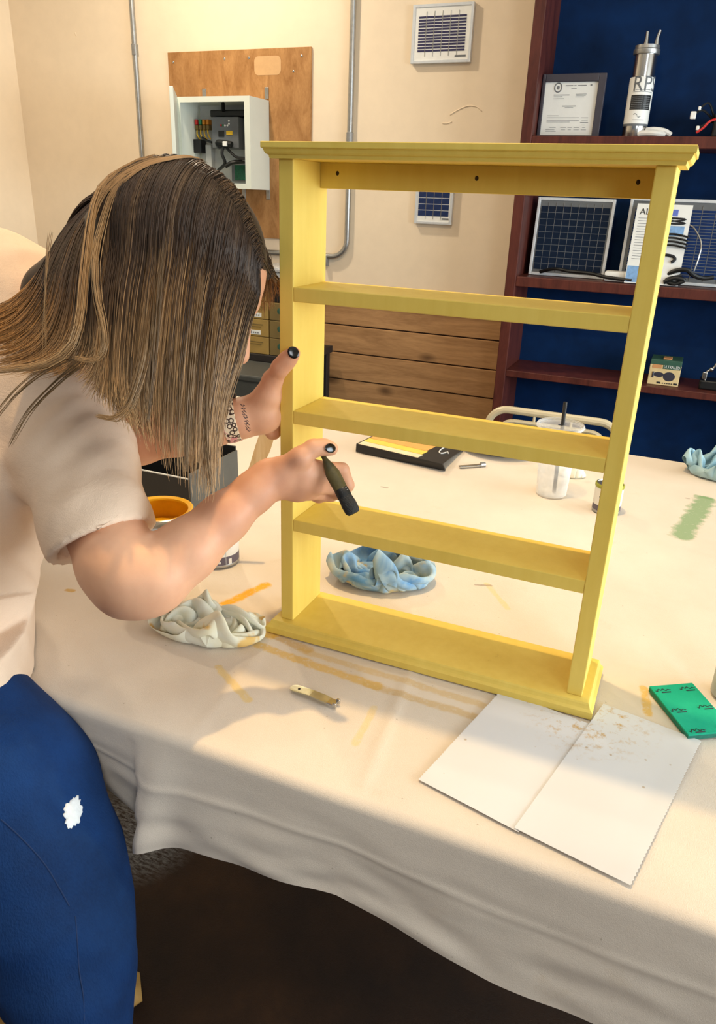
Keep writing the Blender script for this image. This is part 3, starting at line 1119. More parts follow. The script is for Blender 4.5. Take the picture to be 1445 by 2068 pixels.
for a in ((681, 350), (962, 360), (1288, 368)):
    p = at(*a, y=.0698)
    m = MB(); m.ball((p[0], .0700, p[2]), .0022, 8, 6, (1, .3, 1.2))
    m.build('screw_hole', 'hole_dark', hb_)


def moulding(prof, y1):
    m = MB()
    vs, fs = [], []
    for o, z in prof:
        vs += [(-o, -o, z), (SW + o, -o, z), (SW + o, y1 + o * .0, z), (-o, y1 + o * .0, z)]
    n = len(prof)
    for k in range(n - 1):
        for i in range(4):
            j = (i + 1) % 4
            fs.append((4 * k + i, 4 * k + j, 4 * k + 4 + j, 4 * k + 4 + i))
    fs.append((3, 2, 1, 0)); fs.append((4 * n - 4, 4 * n - 3, 4 * n - 2, 4 * n - 1))
    return m.add(vs, fs)


moulding([(.0075, 1.3638), (.0080, 1.3655), (.0082, 1.3672), (.0105, 1.3682), (.0118, 1.3700), (.0126, 1.3722), (.0132, 1.3730), (.0128, 1.3736), (.0146, 1.3742), (.0150, 1.3750), (.0150, 1.3802), (.0146, 1.3808)], SD + .004).build('crown_molding', 'yellow_paint', ys)
moulding([(.0160, TZ + .0005), (.0165, TZ + .0015), (.0165, TZ + .0100), (.0150, TZ + .0112), (.0128, TZ + .0125), (.0116, TZ + .0150), (.0110, TZ + .0172), (.0096, TZ + .0190), (.0080, TZ + .0192)], SD + .006).build('base_molding', 'yellow_paint', ys)

# ------------------------------------------------------------------ tables and drop cloth
pm('table_grey', (150, 146, 138), .6); pm('leg_black', (24, 22, 22), .5, .3)
TX0, TX1, TY0, TY1 = -.86, 1.30, -.252, 1.142
for i, (ya, yb_, lab) in enumerate(((TY0, .44, 'long folding table nearest the camera under the drop cloth'), (.452, TY1, 'long folding table on the wall side under the drop cloth'))):
    tb = thing('folding_table', lab, 'table', ((TX0 + TX1) / 2, (ya + yb_) / 2, 0))
    m = MB(); m.bbox(TX0, TX1, ya, yb_, TZ - .040, TZ - .006, .008)
    m.build('tabletop', 'table_grey', tb)
    for x in (TX0 + .24, TX1 - .30):
        for y in (ya + .07, yb_ - .07):
            m = MB(); m.tube([(x, y, .0), (x, y, TZ - .04)], .014, 10)
            m.build('leg', 'leg_black', tb, True)
        m = MB(); m.tube([(x, ya + .07, .12), (x, yb_ - .07, .12)], .010, 8)
        m.build('crossbar', 'leg_black', tb, True)

nz = lambda x, y, s, k=0: noise.noise(Vector((x * s, y * s, k)))
hemx = [-.9, -.5, -.2, -.114, -.033, .03, .109, .223, .294, .404, .504, .7, 1.3]
hemz = [.62, .64, .655, .624, .588, .598, .607, .617, .604, .587, .583, .59, .60]
creases = [((.235, -.26), (.20, .04), .0016, .006), ((.02, -.26), (.00, -.02), .0007, .008), ((.40, .375), (1.3, .335), .0030, .012),
           ((-.2, .46), (.42, .50), .0012, .01), ((.05, .20), (.30, .02), .0007, .01), ((.45, .14), (.8, .10), .0012, .010), ((.42, .62), (.9, .52), .0012, .012),
           ((-.3, .3), (-.05, .36), .0014, .012), ((.5, .22), (.62, .0), .0008, .01), ((-.30, -.1), (-.05, -.25), .0008, .012)]


def segd(x, y, A, B):
    dx, dy = B[0] - A[0], B[1] - A[1]
    h = max(0, min(1, ((x - A[0]) * dx + (y - A[1]) * dy) / (dx * dx + dy * dy)))
    return math.hypot(x - A[0] - h * dx, y - A[1] - h * dy), h


xs = np.linspace(TX0 - .03, TX1 + .03, 340)
prof = [('b', s) for s in np.linspace(1, 0, 8)] + [('t', y) for y in np.linspace(TY1 + .004, TY0 - .004, 210)] + [('e', a) for a in (12, 30, 48, 66, 84)] + [('f', s) for s in np.linspace(.06, 1, 40)]
vs = []
for kind, s in prof:
    for x in xs:
        ov = max(0, TX0 - .005 - x, x - TX1 - .005)
        if kind == 't':
            y = s
            z = TZ - .0012 + .0010 * nz(x, y, 5, 1) + .0006 * nz(x, y, 16, 2)
            near = (-.06 < x < .62) and (-.27 < y < .12)
            for A, B, hgt, wd in creases:
                if abs(x - (A[0] + B[0]) / 2) < abs(A[0] - B[0]) / 2 + .03 and abs(y - (A[1] + B[1]) / 2) < abs(A[1] - B[1]) / 2 + .03:
                    d, h = segd(x, y, A, B)
                    z += hgt * math.exp(-(d / wd) ** 2) * min(1, 4 * h * (1 - h) + .15)
            z -= .25 * ov
            vs.append((x, y, z))
        elif kind == 'e':
            a = math.radians(s)
            R_ = .012
            vs.append((x, TY0 - .004 - R_ * math.sin(a) + .002 * nz(x, 0, 7, 3), TZ - .0012 - R_ * (1 - math.cos(a)) - .25 * ov))
        elif kind == 'f':
            hz = float(np.interp(x, hemx, hemz)) + .004 * nz(x, 1, 9, 9)
            z = TZ - .013 + (hz - TZ + .013) * s
            fold = .012 * nz(x, s * .25, 5.5, 4) + .005 * nz(x, s * .4, 15, 5)
            tip = .030 * math.exp(-((x + .033 - .02 * (1 - s)) / .030) ** 2) if x > -.033 - .02 * (1 - s) else .030 * math.exp(-((x + .033 + .0) / .012) ** 2) - .012
            y = TY0 - .016 - s * (.016 + fold) - (tip * s * 1.0 if -.3 < x < .25 else 0)
            # pressed horizontal fold line in the cloth
            y -= .0016 * math.exp(-((s - .40) / .03) ** 2)
            vs.append((x, y, z))
        else:
            fold = .010 * nz(x, s, 5, 8)
            vs.append((x, TY1 + .016 + s * (.012 + fold), TZ - .013 - .15 * s))
nx = len(xs)
fs = [(k * nx + i, (k + 1) * nx + i, (k + 1) * nx + i + 1, k * nx + i + 1) for k in range(len(prof) - 1) for i in range(nx - 1)]
t = NT('drop_cloth')
geo = t.n('ShaderNodeNewGeometry')
pos = geo.outputs['Position']
base = t.ramp(t.noise(2.4, 5, .6, vec=pos), [(.3, lin((220, 206, 190))), (.7, lin((234, 222, 206)))])
weave = t.noise(900, 2, .5, vec=pos)
blot = t.noise(11, 5, .7, vec=pos)
base = t.mix(t.ramp(blot, [(.62, (0, 0, 0)), (.80, (.35, .35, .35))]), base, lin((206, 182, 150)))
sep = t.n('ShaderNodeSeparateXYZ')
t.l(pos, sep.inputs[0])
flat = t.n('ShaderNodeCombineXYZ')
t.l(sep.outputs[0], flat.inputs[0]); t.l(sep.outputs[1], flat.inputs[1])
n1 = t.noise(60, 4, .6, vec=pos)
n2 = t.noise(160, 3, .6, vec=pos)


def streak(colr, pxa, pxb, width, strength, dry=.22):
    """a paint streak between two points of the table, dry-brushed by noise"""
    global base
    A, B = at(*pxa, z=TZ), at(*pxb, z=TZ)
    d = (B - A)[:2]
    L2 = float(d @ d)
    rel = t.vmath('SUBTRACT', flat.outputs[0], (A[0], A[1], 0)).outputs[0]
    h = t.math('DIVIDE', t.vmath('DOT_PRODUCT', rel, (d[0], d[1], 0)).outputs['Value'], L2, clamp=True)
    sc = t.n('ShaderNodeVectorMath', operation='SCALE')
    sc.inputs[0].default_value = (d[0], d[1], 0)
    t.l(h, sc.inputs['Scale'])
    ds = t.vmath('LENGTH', t.vmath('SUBTRACT', rel, sc.outputs[0]).outputs[0]).outputs['Value']
    e = t.math('ADD', ds, t.math('MULTIPLY', t.math('SUBTRACT', n1, .5), width * 1.3))
    k = t.math('SUBTRACT', 1.0, t.math('DIVIDE', e, width), clamp=True)
    k = t.math('MULTIPLY', t.math('MULTIPLY', k, 2.2, clamp=True), t.ramp(n2, [(dry, (.25, .25, .25)), (dry + .25, (1, 1, 1))]))
    base = t.mix(t.math('MULTIPLY', k, strength), base, lin(colr))


YS = (228, 184, 80)
streak(YS, (522, 1302), (760, 1385), .010, .7)
streak((214, 176, 100), (740, 1380), (960, 1446), .009, .55)
streak((218, 182, 106), (610, 1312), (985, 1425), .008, .5)
streak((214, 172, 90), (560, 1285), (620, 1310), .010, .6)
streak((240, 176, 40), (455, 1218), (538, 1180), .011, .95, .2)
streak((240, 190, 70), (528, 1262), (545, 1280), .016, .8)
streak((232, 200, 110), (440, 1345), (500, 1412), .007, .6)
streak((236, 206, 130), (755, 1428), (718, 1500), .006, .5)
streak((226, 180, 70), (1300, 1388), (1309, 1440), .007, .75)
streak((236, 204, 120), (982, 1178), (1025, 1228), .006, .45)
streak((200, 160, 70), (1000, 1420), (1180, 1470), .014, .5, .5)
streak((204, 164, 76), (1210, 1430), (1235, 1460), .02, .5, .55)
streak((214, 170, 80), (135, 1190), (145, 1192), .006, .8)
streak((120, 156, 108), (1424, 1008), (1376, 1082), .026, .8, .15)
streak((120, 156, 104), (1405, 1000), (1438, 1008), .008, .6)
for a, b in (((235, 932), (240, 934)), ((770, 982), (782, 984)), ((738, 1090), (760, 1094)), ((1386, 1005), (1390, 1006)), ((960, 1180), (990, 1182))):
    streak((120, 100, 84), a, b, .004, .5)
spk = t.n('ShaderNodeTexVoronoi')
spk.inputs['Scale'].default_value = 34
t.l(pos, spk.inputs['Vector'])
base = t.mix(t.ramp(spk.outputs['Distance'], [(.028, (.45, .45, .45)), (.045, (0, 0, 0))]), base, lin((150, 132, 104)))
t.color(base)
t.set(rough=.85, spec=.2)
t.bump(t.math('ADD', weave, t.math('MULTIPLY', t.noise(45, 4, vec=pos), 1.2)), .3, .0012)
M['drop_cloth'] = t.m
m = MB(); m.add(vs, fs)
dc = m.build('drop_cloth', 'drop_cloth', smooth=True, angle=180)
tag(dc, 'cream canvas drop cloth covering the tables, streaked with paint', 'drop cloth')

# ------------------------------------------------------------------ folding chair behind the table
pm('chair_cream', (206, 196, 168), .4, .2); pm('chair_pad', (140, 146, 112), .8, 0, .15, 80)
cyy = 1.245
cx0 = at(984, 860, y=cyy)[0]
cx1 = at(1252, 872, y=cyy)[0]
ctop = at(1090, 836, y=cyy)[2]
ch = thing('folding_chair', 'cream metal folding chair tucked behind the far table edge', 'chair', ((cx0 + cx1) / 2, cyy + .15, 0))


def rrect(x0, x1, z0, z1, r, y, n=6):
    pts = []
    for cx_, cz_, a in ((x1 - r, z1 - r, 0), (x0 + r, z1 - r, 90), (x0 + r, z0 + r, 180), (x1 - r, z0 + r, 270)):
        for i in range(n + 1):
            an = math.radians(a + 90 * i / n)
            pts.append((cx_ + r * math.cos(an), y, cz_ + r * math.sin(an)))
    return pts


outer = [(cx1, cyy + .05, .02)] + [(p[0], p[1], p[2]) for p in rrect(cx0, cx1, .2, ctop, .055, cyy)[:14]] + [(cx0, cyy + .05, .02)]
m = MB(); m.tube(outer, .0105, 10)
m.build('back_frame', 'chair_cream', ch, True)
m = MB(); m.tube(rrect(cx0 + .032, cx1 - .032, ctop - .20, ctop - .030, .045, cyy - .004), .0065, 8, closed=True)
m.build('inner_rail', 'chair_cream', ch, True)
m = MB(); m.prism(rrect(cx0 + .034, cx1 - .034, ctop - .198, ctop - .032, .044, cyy + .002), (0, .006, 0))
m.build('backrest', 'chair_pad', ch)
for x in (cx0 + .13, cx1 - .13):
    m = MB(); m.tube([(x, cyy - .002, ctop - .032), (x, cyy - .002, ctop - .004)], .004, 6)
    m.build('back_link', 'chair_cream', ch, True)
m = MB(); m.bbox(cx0 + .02, cx1 - .02, cyy + .03, cyy + .43, .42, .45, .012)
m.build('seat', 'chair_pad', ch)
for x in (cx0 + .022, cx1 - .022):
    m = MB(); m.tube([(x, cyy + .02, .43), (x, cyy + .42, .02)], .010, 8)
    m.build('leg', 'chair_cream', ch, True)

# ------------------------------------------------------------------ crumpled rags
def rag_mat(name, stops, stain=None, bs=120):
    t = NT(name)
    f = t.noise(16, 4, .6, dist=.4)
    c = t.ramp(f, [(p, lin(q)) for p, q in stops])
    if stain:
        s = t.noise(24, 3, .5)
        c = t.mix(t.ramp(s, [(.60, (0, 0, 0)), (.66, (.85, .85, .85))]), c, lin(stain))
    t.color(c)
    t.set(rough=.85, spec=.15)
    t.bump(t.noise(bs, 4), .3, .001)
    M[name] = t.m


rag_mat('rag_blue', [(.34, (92, 140, 186)), (.5, (150, 176, 192)), (.68, (190, 196, 184))], (196, 176, 120))
rag_mat('rag_cream', [(.3, (232, 226, 196)), (.7, (226, 232, 228))], (224, 180, 92))
rag_mat('rag_pale_blue', [(.3, (134, 176, 196)), (.7, (182, 206, 208))])
rag_mat('rag_white', [(.3, (232, 226, 200)), (.7, (240, 238, 226))])


def crumple(w, h, half, seed, n=46, iters=300, stiff=.35, settle_it=8):
    """gathers a sheet of cloth into a wad inside a shrinking ellipsoid, then lets it sink onto the table"""
    rg = np.random.default_rng(seed)
    half = np.array(half)
    m_ = int(round(n * h / w))
    gx, gy = np.meshgrid(np.linspace(-w / 2, w / 2, n), np.linspace(-h / 2, h / 2, m_), indexing='ij')
    P = np.stack([gx, gy, np.full_like(gx, half[2])], -1)
    for _ in range(5):
        k = rg.uniform(8, 30, 2) * rg.choice([-1, 1], 2)
        P[..., 2] += .012 * np.sin(gx * k[0] + gy * k[1] + rg.uniform(0, 6))
    P += rg.normal(0, .0015, P.shape)
    dx, dy = w / (n - 1), h / (m_ - 1)
    dg = math.hypot(dx, dy)
    sets = [((slice(0, -1), slice(None)), (slice(1, None), slice(None)), dx, 1.0), ((slice(None), slice(0, -1)), (slice(None), slice(1, None)), dy, 1.0),
            ((slice(0, -1), slice(0, -1)), (slice(1, None), slice(1, None)), dg, .6), ((slice(1, None), slice(0, -1)), (slice(0, -1), slice(1, None)), dg, .6),
            ((slice(0, -2), slice(None)), (slice(2, None), slice(None)), 2 * dx, stiff), ((slice(None), slice(0, -2)), (slice(None), slice(2, None)), 2 * dy, stiff)]
    V_ = np.zeros_like(P)
    start = max(w / 2 / half[0], h / 2 / half[1]) * 1.15
    for it in range(iters + settle_it):
        k = min(1, it / iters)
        hh = half * np.array([1 + (start - 1) * (1 - k) ** 1.3, 1 + (start - 1) * (1 - k) ** 1.3, 1 + 1.6 * (1 - k)])
        P0_ = P.copy()
        P = P + V_ * .9
        P[..., 2] -= .00003 if it < iters else .0003
        for c_ in range(7):
            acc = np.zeros_like(P); cnt = np.full(P.shape[:2], 1e-6)
            for A, B, L0, st in sets:
                d = P[B] - P[A]
                ln = np.linalg.norm(d, axis=-1) + 1e-9
                corr = (.5 * st * (ln - L0) / ln)[..., None] * d
                if st == stiff:
                    corr = corr * (ln < L0)[..., None]
                acc[A] += corr; acc[B] -= corr
                cnt[A] += 1; cnt[B] += 1
            P = P + acc / cnt[..., None] * 1.6
            if it < iters:
                q = (P - [0, 0, half[2] * .9]) / hh
                r = np.linalg.norm(q, axis=-1)
                f_ = np.where(r > 1, 1 / np.maximum(r, 1e-6), 1)
                P = np.where((r > 1)[..., None], (P - [0, 0, half[2] * .9]) * (f_ * .5 + .5)[..., None] + [0, 0, half[2] * .9], P)
            fl = P[..., 2] < .0015
            P[..., 2] = np.maximum(P[..., 2], .0015)
        V_ = np.clip(P - P0_, -.004, .004)
        V_[fl] *= .2
    return P


def rag(name, label, matn, c, size, half, seed, rz=0, cat='rag', n=46):
    P = crumple(size[0], size[1], half, seed, n)
    ni, nj = P.shape[:2]
    lo, hi = P.reshape(-1, 3).min(0), P.reshape(-1, 3).max(0)
    P = (P - np.array([(lo[0] + hi[0]) / 2, (lo[1] + hi[1]) / 2, lo[2]])) * (2 * np.array(half) / (hi - lo))
    rim = np.clip((np.hypot(P[..., 0] / half[0], P[..., 1] / half[1]) - .62) / .4, 0, 1)
    P[..., 2] *= 1 - .45 * rim ** 1.5
    P[..., 2] *= 2 * half[2] / P[..., 2].max()
    P[..., :2] *= 1.05
    ca, sa = math.cos(rz), math.sin(rz)
    vs = [(c[0] + ca * x - sa * y, c[1] + sa * x + ca * y, TZ + .0008 + z) for x, y, z in P.reshape(-1, 3)]
    fs = [(i * nj + j, (i + 1) * nj + j, (i + 1) * nj + j + 1, i * nj + j + 1) for i in range(ni - 1) for j in range(nj - 1)]
    m = MB(); m.add(vs, fs)
    o = m.build(name, matn, smooth=True, angle=180)
    sd = o.modifiers.new('thickness', 'SOLIDIFY'); sd.thickness = .0009; sd.offset = 0
    ss = o.modifiers.new('smooth', 'SUBSURF'); ss.levels = 2; ss.render_levels = 2
    return tag(o, label, cat)


a, b = at(668, 1150, z=TZ), at(875, 1175, z=TZ)
rag('rag', 'crumpled paint-stained blue rag behind the yellow shelf', 'rag_blue', ((a[0] + b[0]) / 2 + .005, (a[1] + b[1]) / 2 - .018, TZ), (.34, .28), (.088, .056, .040), 11, .35)
a = at(455, 1285, z=TZ); b = at(365, 1270, z=TZ)
wr_ = rag('rag', 'crumpled white paper towel stained with yellow paint in front of the shelf', 'rag_cream', ((a[0] + b[0]) / 2 + .006, (a[1] + b[1]) / 2, TZ), (.32, .20), (.084, .042, .030), 23, .25, 'paper towel')
a = at(1440, 962, z=TZ)
rag('rag', 'pale blue rag heaped at the far right table edge', 'rag_pale_blue', (a[0] + .03, a[1] + .02, TZ), (.36, .30), (.105, .085, .046), 5, .2)
a = at(1150, 962, z=TZ)
rag('rag', 'small white crumpled napkin behind the plastic cup', 'rag_white', (a[0], a[1] + .01, TZ), (.13, .11), (.034, .026, .019), 31, 0, 'napkin', 30)

# ------------------------------------------------------------------ paper sheets with torn serrated edges
t = NT('sheet_paper')
pos2 = t.n('ShaderNodeNewGeometry').outputs['Position']
bs_ = t.ramp(t.noise(3, 3, vec=pos2), [(.3, lin((214, 212, 212))), (.7, lin((226, 225, 226)))])
dst = t.vmath('LENGTH', t.vmath('SUBTRACT', pos2, tuple(float(v) for v in at(1190, 1450, z=TZ))).outputs[0]).outputs['Value']
near_ = t.math('SUBTRACT', 1.0, t.math('DIVIDE', dst, .09), clamp=True)
sp_ = t.noise(85, 5, .7, vec=pos2)
bs_ = t.mix(t.math('MULTIPLY', t.math('MULTIPLY', near_, 1.6, clamp=True), t.ramp(sp_, [(.52, (0, 0, 0)), (.66, (.9, .9, .9))])), bs_, lin((196, 152, 66)))
vr_ = t.n('ShaderNodeTexVoronoi'); vr_.inputs['Scale'].default_value = 42
t.l(pos2, vr_.inputs['Vector'])
bs_ = t.mix(t.ramp(vr_.outputs['Distance'], [(.05, (.6, .6, .6)), (.09, (0, 0, 0))]), bs_, lin((170, 136, 84)))
t.color(bs_); t.set(rough=.55, spec=.3)
M['sheet_paper'] = t.m


def sheet_obj(label, A, B, C_, D_, zoff, serr):
    """A far-left, B near-left, C near-right, D far-right; edge A-B or D-C may be serrated"""
    A, B, C_, D_ = [np.array(v[:2]) for v in (A, B, C_, D_)]
    nu, nv = 26, 90
    vs, fs = [], []
    for j in range(nv + 1):
        v = j / nv
        L = A + (B - A) * v
        R_ = D_ + (C_ - D_) * v
        for i in range(nu + 1):
            u = i / nu
            p = L + (R_ - L) * u
            if serr == 'L' and i == 0:
                p = p - (R_ - L) / np.linalg.norm(R_ - L) * (.0012 if j % 2 else 0)
            if serr == 'R' and i == nu:
                p = p + (R_ - L) / np.linalg.norm(R_ - L) * (.0010 if j % 2 else 0)
            z = TZ + zoff + .0009 * nz(p[0], p[1], 11, zoff * 1000) + .003 * max(0, u - .82) * (1 if serr == 'R' else .2)
            drop = max(0, TY0 + .002 - p[1])
            z -= drop * drop * 14
            vs.append((p[0], p[1], z))
    n = nu + 1
    for j in range(nv):
        for i in range(nu):
            fs.append((j * n + i, (j + 1) * n + i, (j + 1) * n + i + 1, j * n + i + 1))
    k = len(vs)
    vs += [(x, y, z - .0003) for x, y, z in vs]
    fs += [tuple(reversed([q + k for q in f_])) for f_ in fs]
    ring = [i for i in range(n)] + [j * n + nu for j in range(1, nv + 1)] + [nv * n + i for i in range(nu - 1, -1, -1)] + [j * n for j in range(nv - 1, 0, -1)]
    for i in range(len(ring)):
        a_, b_ = ring[i], ring[(i + 1) % len(ring)]
        fs.append((b_, a_, a_ + k, b_ + k))
    m = MB(); m.add(vs, fs)
    return tag(m.build('paper_sheet', 'sheet_paper', smooth=True, angle=40), label, 'paper')


sheet_obj('left white paper sheet tucked under the yellow shelf base', at(1012, 1397, z=TZ), at(845, 1577, z=TZ), at(1046, 1683, z=TZ), at(1205, 1470, z=TZ), .0018, 'L')
sheet_obj('right white paper sheet hanging toward the front table edge', at(1217, 1425, z=TZ), at(1037, 1676, z=TZ), at(1270, 1793, z=TZ), at(1413, 1500, z=TZ), .0030, 'R')

# ------------------------------------------------------------------ opener, green pad, jar
pm('old_nickel', (182, 178, 156), .34, .8, .15, 60)
A, B = at(587, 1391, z=TZ), at(682, 1429, z=TZ)
ax = (B - A)[:2]; L_ = np.linalg.norm(ax); ax /= L_
ang = math.atan2(ax[1], ax[0])
om = Matrix.Translation((A[0], A[1], TZ + .002)) @ Matrix.Rotation(ang, 4, 'Z')
op = thing('can_opener', 'small nickel paint can opener lying in front of the shelf', 'opener', (A[0], A[1], TZ))
m = MB()
ol = []
for i in range(9):
    an = math.pi / 2 + math.pi * i / 8
    ol.append((.007 + .007 * math.cos(an), .007 * math.sin(an)))
ol += [(L_ * .45, -.0062), (L_ * .72, -.0068), (L_ * .82, -.006), (L_ * .82, .006), (L_ * .72, .0068), (L_ * .45, .0062)]
m.prism([om @ Vector((x, y, .003 * math.sin(min(1, x / L_) * 3.0))) for x, y in ol], (0, 0, .0016))
m.build('handle', 'old_nickel', op)
m = MB(); m.ball(om @ Vector((.013, 0, .0030)), .0018, 8, 6, (1, 1, .5))
m.build('hole', 'hole_dark', op)
m = MB()
m.bbox(L_ * .80, L_ * .97, -.0062, .0062, .0, .004, .001, mat=om)
m.bbox(L_ * .93, L_ * 1.0, -.0066, -.003, .0, .007, .001, mat=om); m.bbox(L_ * .93, L_ * 1.0, .003, .0066, .0, .007, .001, mat=om)
m.build('claw', 'silver', op)

rag_mat('pad_green', [(.3, (22, 160, 130)), (.7, (40, 178, 140))])
pm('pad_edge', (20, 110, 92), .8, 0, .2, 200)
c0_, c1_, c3_ = at(1311, 1386, z=TZ + .009), at(1397, 1379, z=TZ + .009), at(1390, 1484, z=TZ + .009)
c2_ = c1_ + c3_ - c0_
gp = thing('sanding_pad', 'flat green sanding pad with black script at the right', 'sanding pad', (c0_[0], c0_[1], TZ))
q = [c0_, c3_, c2_, c1_]
m = MB(); m.prism([(v[0], v[1], TZ + .001) for v in q], (0, 0, .006))
m.build('foam', 'pad_edge', gp)
m = MB(); m.prism([(v[0], v[1], TZ + .007) for v in q], (0, 0, .002))
fc = m.build('green_face', 'pad_green', gp)
eu, ev = c1_ - c0_, c3_ - c0_
m = MB()
for (u, v, s) in ((.22, .10, 1), (.78, .10, 1), (.20, .52, 1), (.82, .50, 1), (.24, .93, 1), (.85, .90, 1)):
    pts = []
    for i in range(26):
        k = i / 25
        du = (k - .5) * .34
        dv = .022 * math.sin(k * 21) * (1 - .5 * k) + .01 * math.cos(k * 8)
        pp = c0_ + eu * min(.98, max(.02, u + du)) + ev * min(.985, max(.015, v + dv))
        pts.append((pp[0], pp[1], TZ + .0092))
    m.tube(pts, .0005, 4)
    a_ = c0_ + eu * (u - .06) + ev * min(.97, v + .055); b_ = c0_ + eu * min(.97, u + .14) + ev * min(.97, v + .055)
    m.tube([(a_[0], a_[1], TZ + .0091), (b_[0], b_[1], TZ + .0091)], .0009, 4)
m.build('script_print', 'print_black', fc)
p = at(1434, 1406, z=TZ)
jr = thing('glass_jar', 'small grey jar cut off by the right picture edge', 'jar', (p[0] + .028, p[1] + .012, TZ))
m = MB(); m.lathe([(.026, TZ + .001), (.029, TZ + .004), (.029, TZ + .04), (.026, TZ + .044)], 24, (p[0] + .028, p[1] + .012, 0))
m.build('jar_body', 'light_grey', jr, True)
m = MB(); m.lathe([(.028, TZ + .044), (.029, TZ + .045), (.029, TZ + .055), (.027, TZ + .057)], 24, (p[0] + .028, p[1] + .012, 0))
m.build('jar_lid', 'zinc', jr, True)

# ------------------------------------------------------------------ paint cans
pm('can_label', (228, 224, 214), .5, 0, .03, 30); pm('can_band', (92, 84, 96), .5); pm('olive_rim', (150, 150, 40), .45)
pm('wet_paint', (226, 172, 26), .25, 0, .1, 30); pm('can_bluish', (206, 212, 216), .5, 0, .03, 20)


def small_can(label, c, h=.072, r=.036, lid=True):
    t = thing('small_paint_can', label, 'paint can', (c[0], c[1], TZ))
    cc = (c[0], c[1], 0)
    m = MB(); m.lathe([(r * .96, TZ + .001), (r * 1.01, TZ + .003), (r * 1.01, TZ + .006), (r, TZ + .007)], 32, cc)
    m.build('bottom_seam', 'zinc', t, True)
    m = MB(); m.lathe([(r, TZ + .007), (r, TZ + h * .3)], 32, cc)
    bd = m.build('label_band', 'can_band', t, True)
    m = MB(); m.lathe([(r, TZ + h * .3), (r, TZ + h * .88)], 32, cc, cap=False)
    lb = m.build('paper_label', 'can_label', t, True)
    m = MB(); m.lathe([(r * 1.0, TZ + h * .88), (r * 1.03, TZ + h * .9), (r * 1.03, TZ + h * .97), (r * .98, TZ + h), (r * .9, TZ + h), (r * .9, TZ + h * .95)], 32, cc, cap=False)
    m.build('rim', 'olive_rim', t, True)
    if not lid:
        m = MB(); m.lathe([(r * .97, TZ + h * .5), (r * .97, TZ + h * .6), (r * .02, TZ + h * .6)], 32, cc)
        m.build('paint_fill', 'wet_paint', t, True)
    if lid:
        m = MB(); m.lathe([(r * .93, TZ + h * .94), (r * .93, TZ + h * 1.01), (r * .86, TZ + h * 1.02), (r * .82, TZ + h * .98), (r * .1, TZ + h * .985)], 32, cc)
        m.build('lid', 'silver', t, True)
    v0 = math.atan2(CAM[1] - c[1], CAM[0] - c[0])

    def lab(x0, x1, z0, z1, k=1.006, n=6):
        vs_ = []
        for i in range(n + 1):
            an = v0 + (x0 + (x1 - x0) * i / n) / r
            vs_ += [(c[0] + r * k * math.cos(an), c[1] + r * k * math.sin(an), TZ + h * z0), (c[0] + r * k * math.cos(an), c[1] + r * k * math.sin(an), TZ + h * z1)]
        m.add(vs_, [(2 * i, 2 * i + 2, 2 * i + 3, 2 * i + 1) for i in range(n)])
    m = MB()
    lab(-.018, .012, .58, .62); lab(-.016, .012, .46, .53); lab(-.008, -.001, .70, .75)
    lab(.016, .026, .66, .68); lab(.016, .027, .62, .635); lab(.016, .024, .58, .595); lab(.016, .026, .54, .555)
    m.build('label_print', 'grey_plastic', lb)
    m = MB(); lab(-.014, .004, .14, .2); lab(.018, .024, .1, .24)
    m.build('band_print', 'can_label', bd)
    m = MB(); lab(.0125, .0135, .05, .86, 1.004)
    m.build('label_seam', 'light_grey', lb)
    return t


p = at(424, 1149, z=TZ)
c2p = (p[0] - .006, p[1] + .034)
small_can('small labelled paint can under the forearm holding a brush', c2p, lid=False)
p = at(1216, 1040, z=TZ)
small_can('small lidded paint can beside the yellow right post', (p[0] + .003, p[1] + .026), .062, .0285)

# quart can
qr, qh = .0535, .122
p = at(320, 1026, z=TZ + qh)
qc = thing('paint_can', 'open quart can of yellow paint behind the woman\'s sleeve', 'paint can', (p[0], p[1], TZ))
cc = (p[0], p[1], 0)
m = MB(); m.lathe([(qr * .97, TZ + .001), (qr * 1.02, TZ + .004), (qr, TZ + .008), (qr, TZ + qh * .90)], 40, cc, cap=False)
lb = m.build('can_wall', 'can_bluish', qc, True)
m = MB(); m.lathe([(qr, TZ + qh * .90), (qr * 1.03, TZ + qh * .93), (qr * 1.03, TZ + qh * .99), (qr * 1.0, TZ + qh)], 40, cc, cap=False)
m.build('rim', 'silver', qc, True)
m = MB(); m.lathe([(qr * 1.0, TZ + qh), (qr * .96, TZ + qh * 1.004), (qr * .86, TZ + qh * .985), (qr * .85, TZ + qh * .96), (qr * .96, TZ + qh * .94), (qr * .97, TZ + qh * .66)], 40, cc, cap=False)
m.build('painted_inner_rim', 'wet_paint', qc, True)
m = MB(); m.lathe([(qr * .965, TZ + qh * .64), (qr * .965, TZ + qh * .70), (qr * .02, TZ + qh * .70)], 40, cc)
m.build('paint_fill', 'wet_paint', qc, True)
m = MB()
v0 = math.atan2(CAM[1] - p[1], CAM[0] - p[0])
for i in range(9):
    z_ = TZ + qh * (.80 - i * .035)
    n = 6
    wv = .03 if i % 4 else .022
    vs_ = []
    for k in range(n + 1):
        an = v0 + (-.03 + wv * k / n) / qr
        vs_ += [(p[0] + qr * 1.004 * math.cos(an), p[1] + qr * 1.004 * math.sin(an), z_), (p[0] + qr * 1.004 * math.cos(an), p[1] + qr * 1.004 * math.sin(an), z_ + .0014)]
    m.add(vs_, [(2 * k, 2 * k + 2, 2 * k + 3, 2 * k + 1) for k in range(n)])
m.build('label_print', 'grey_print', lb)

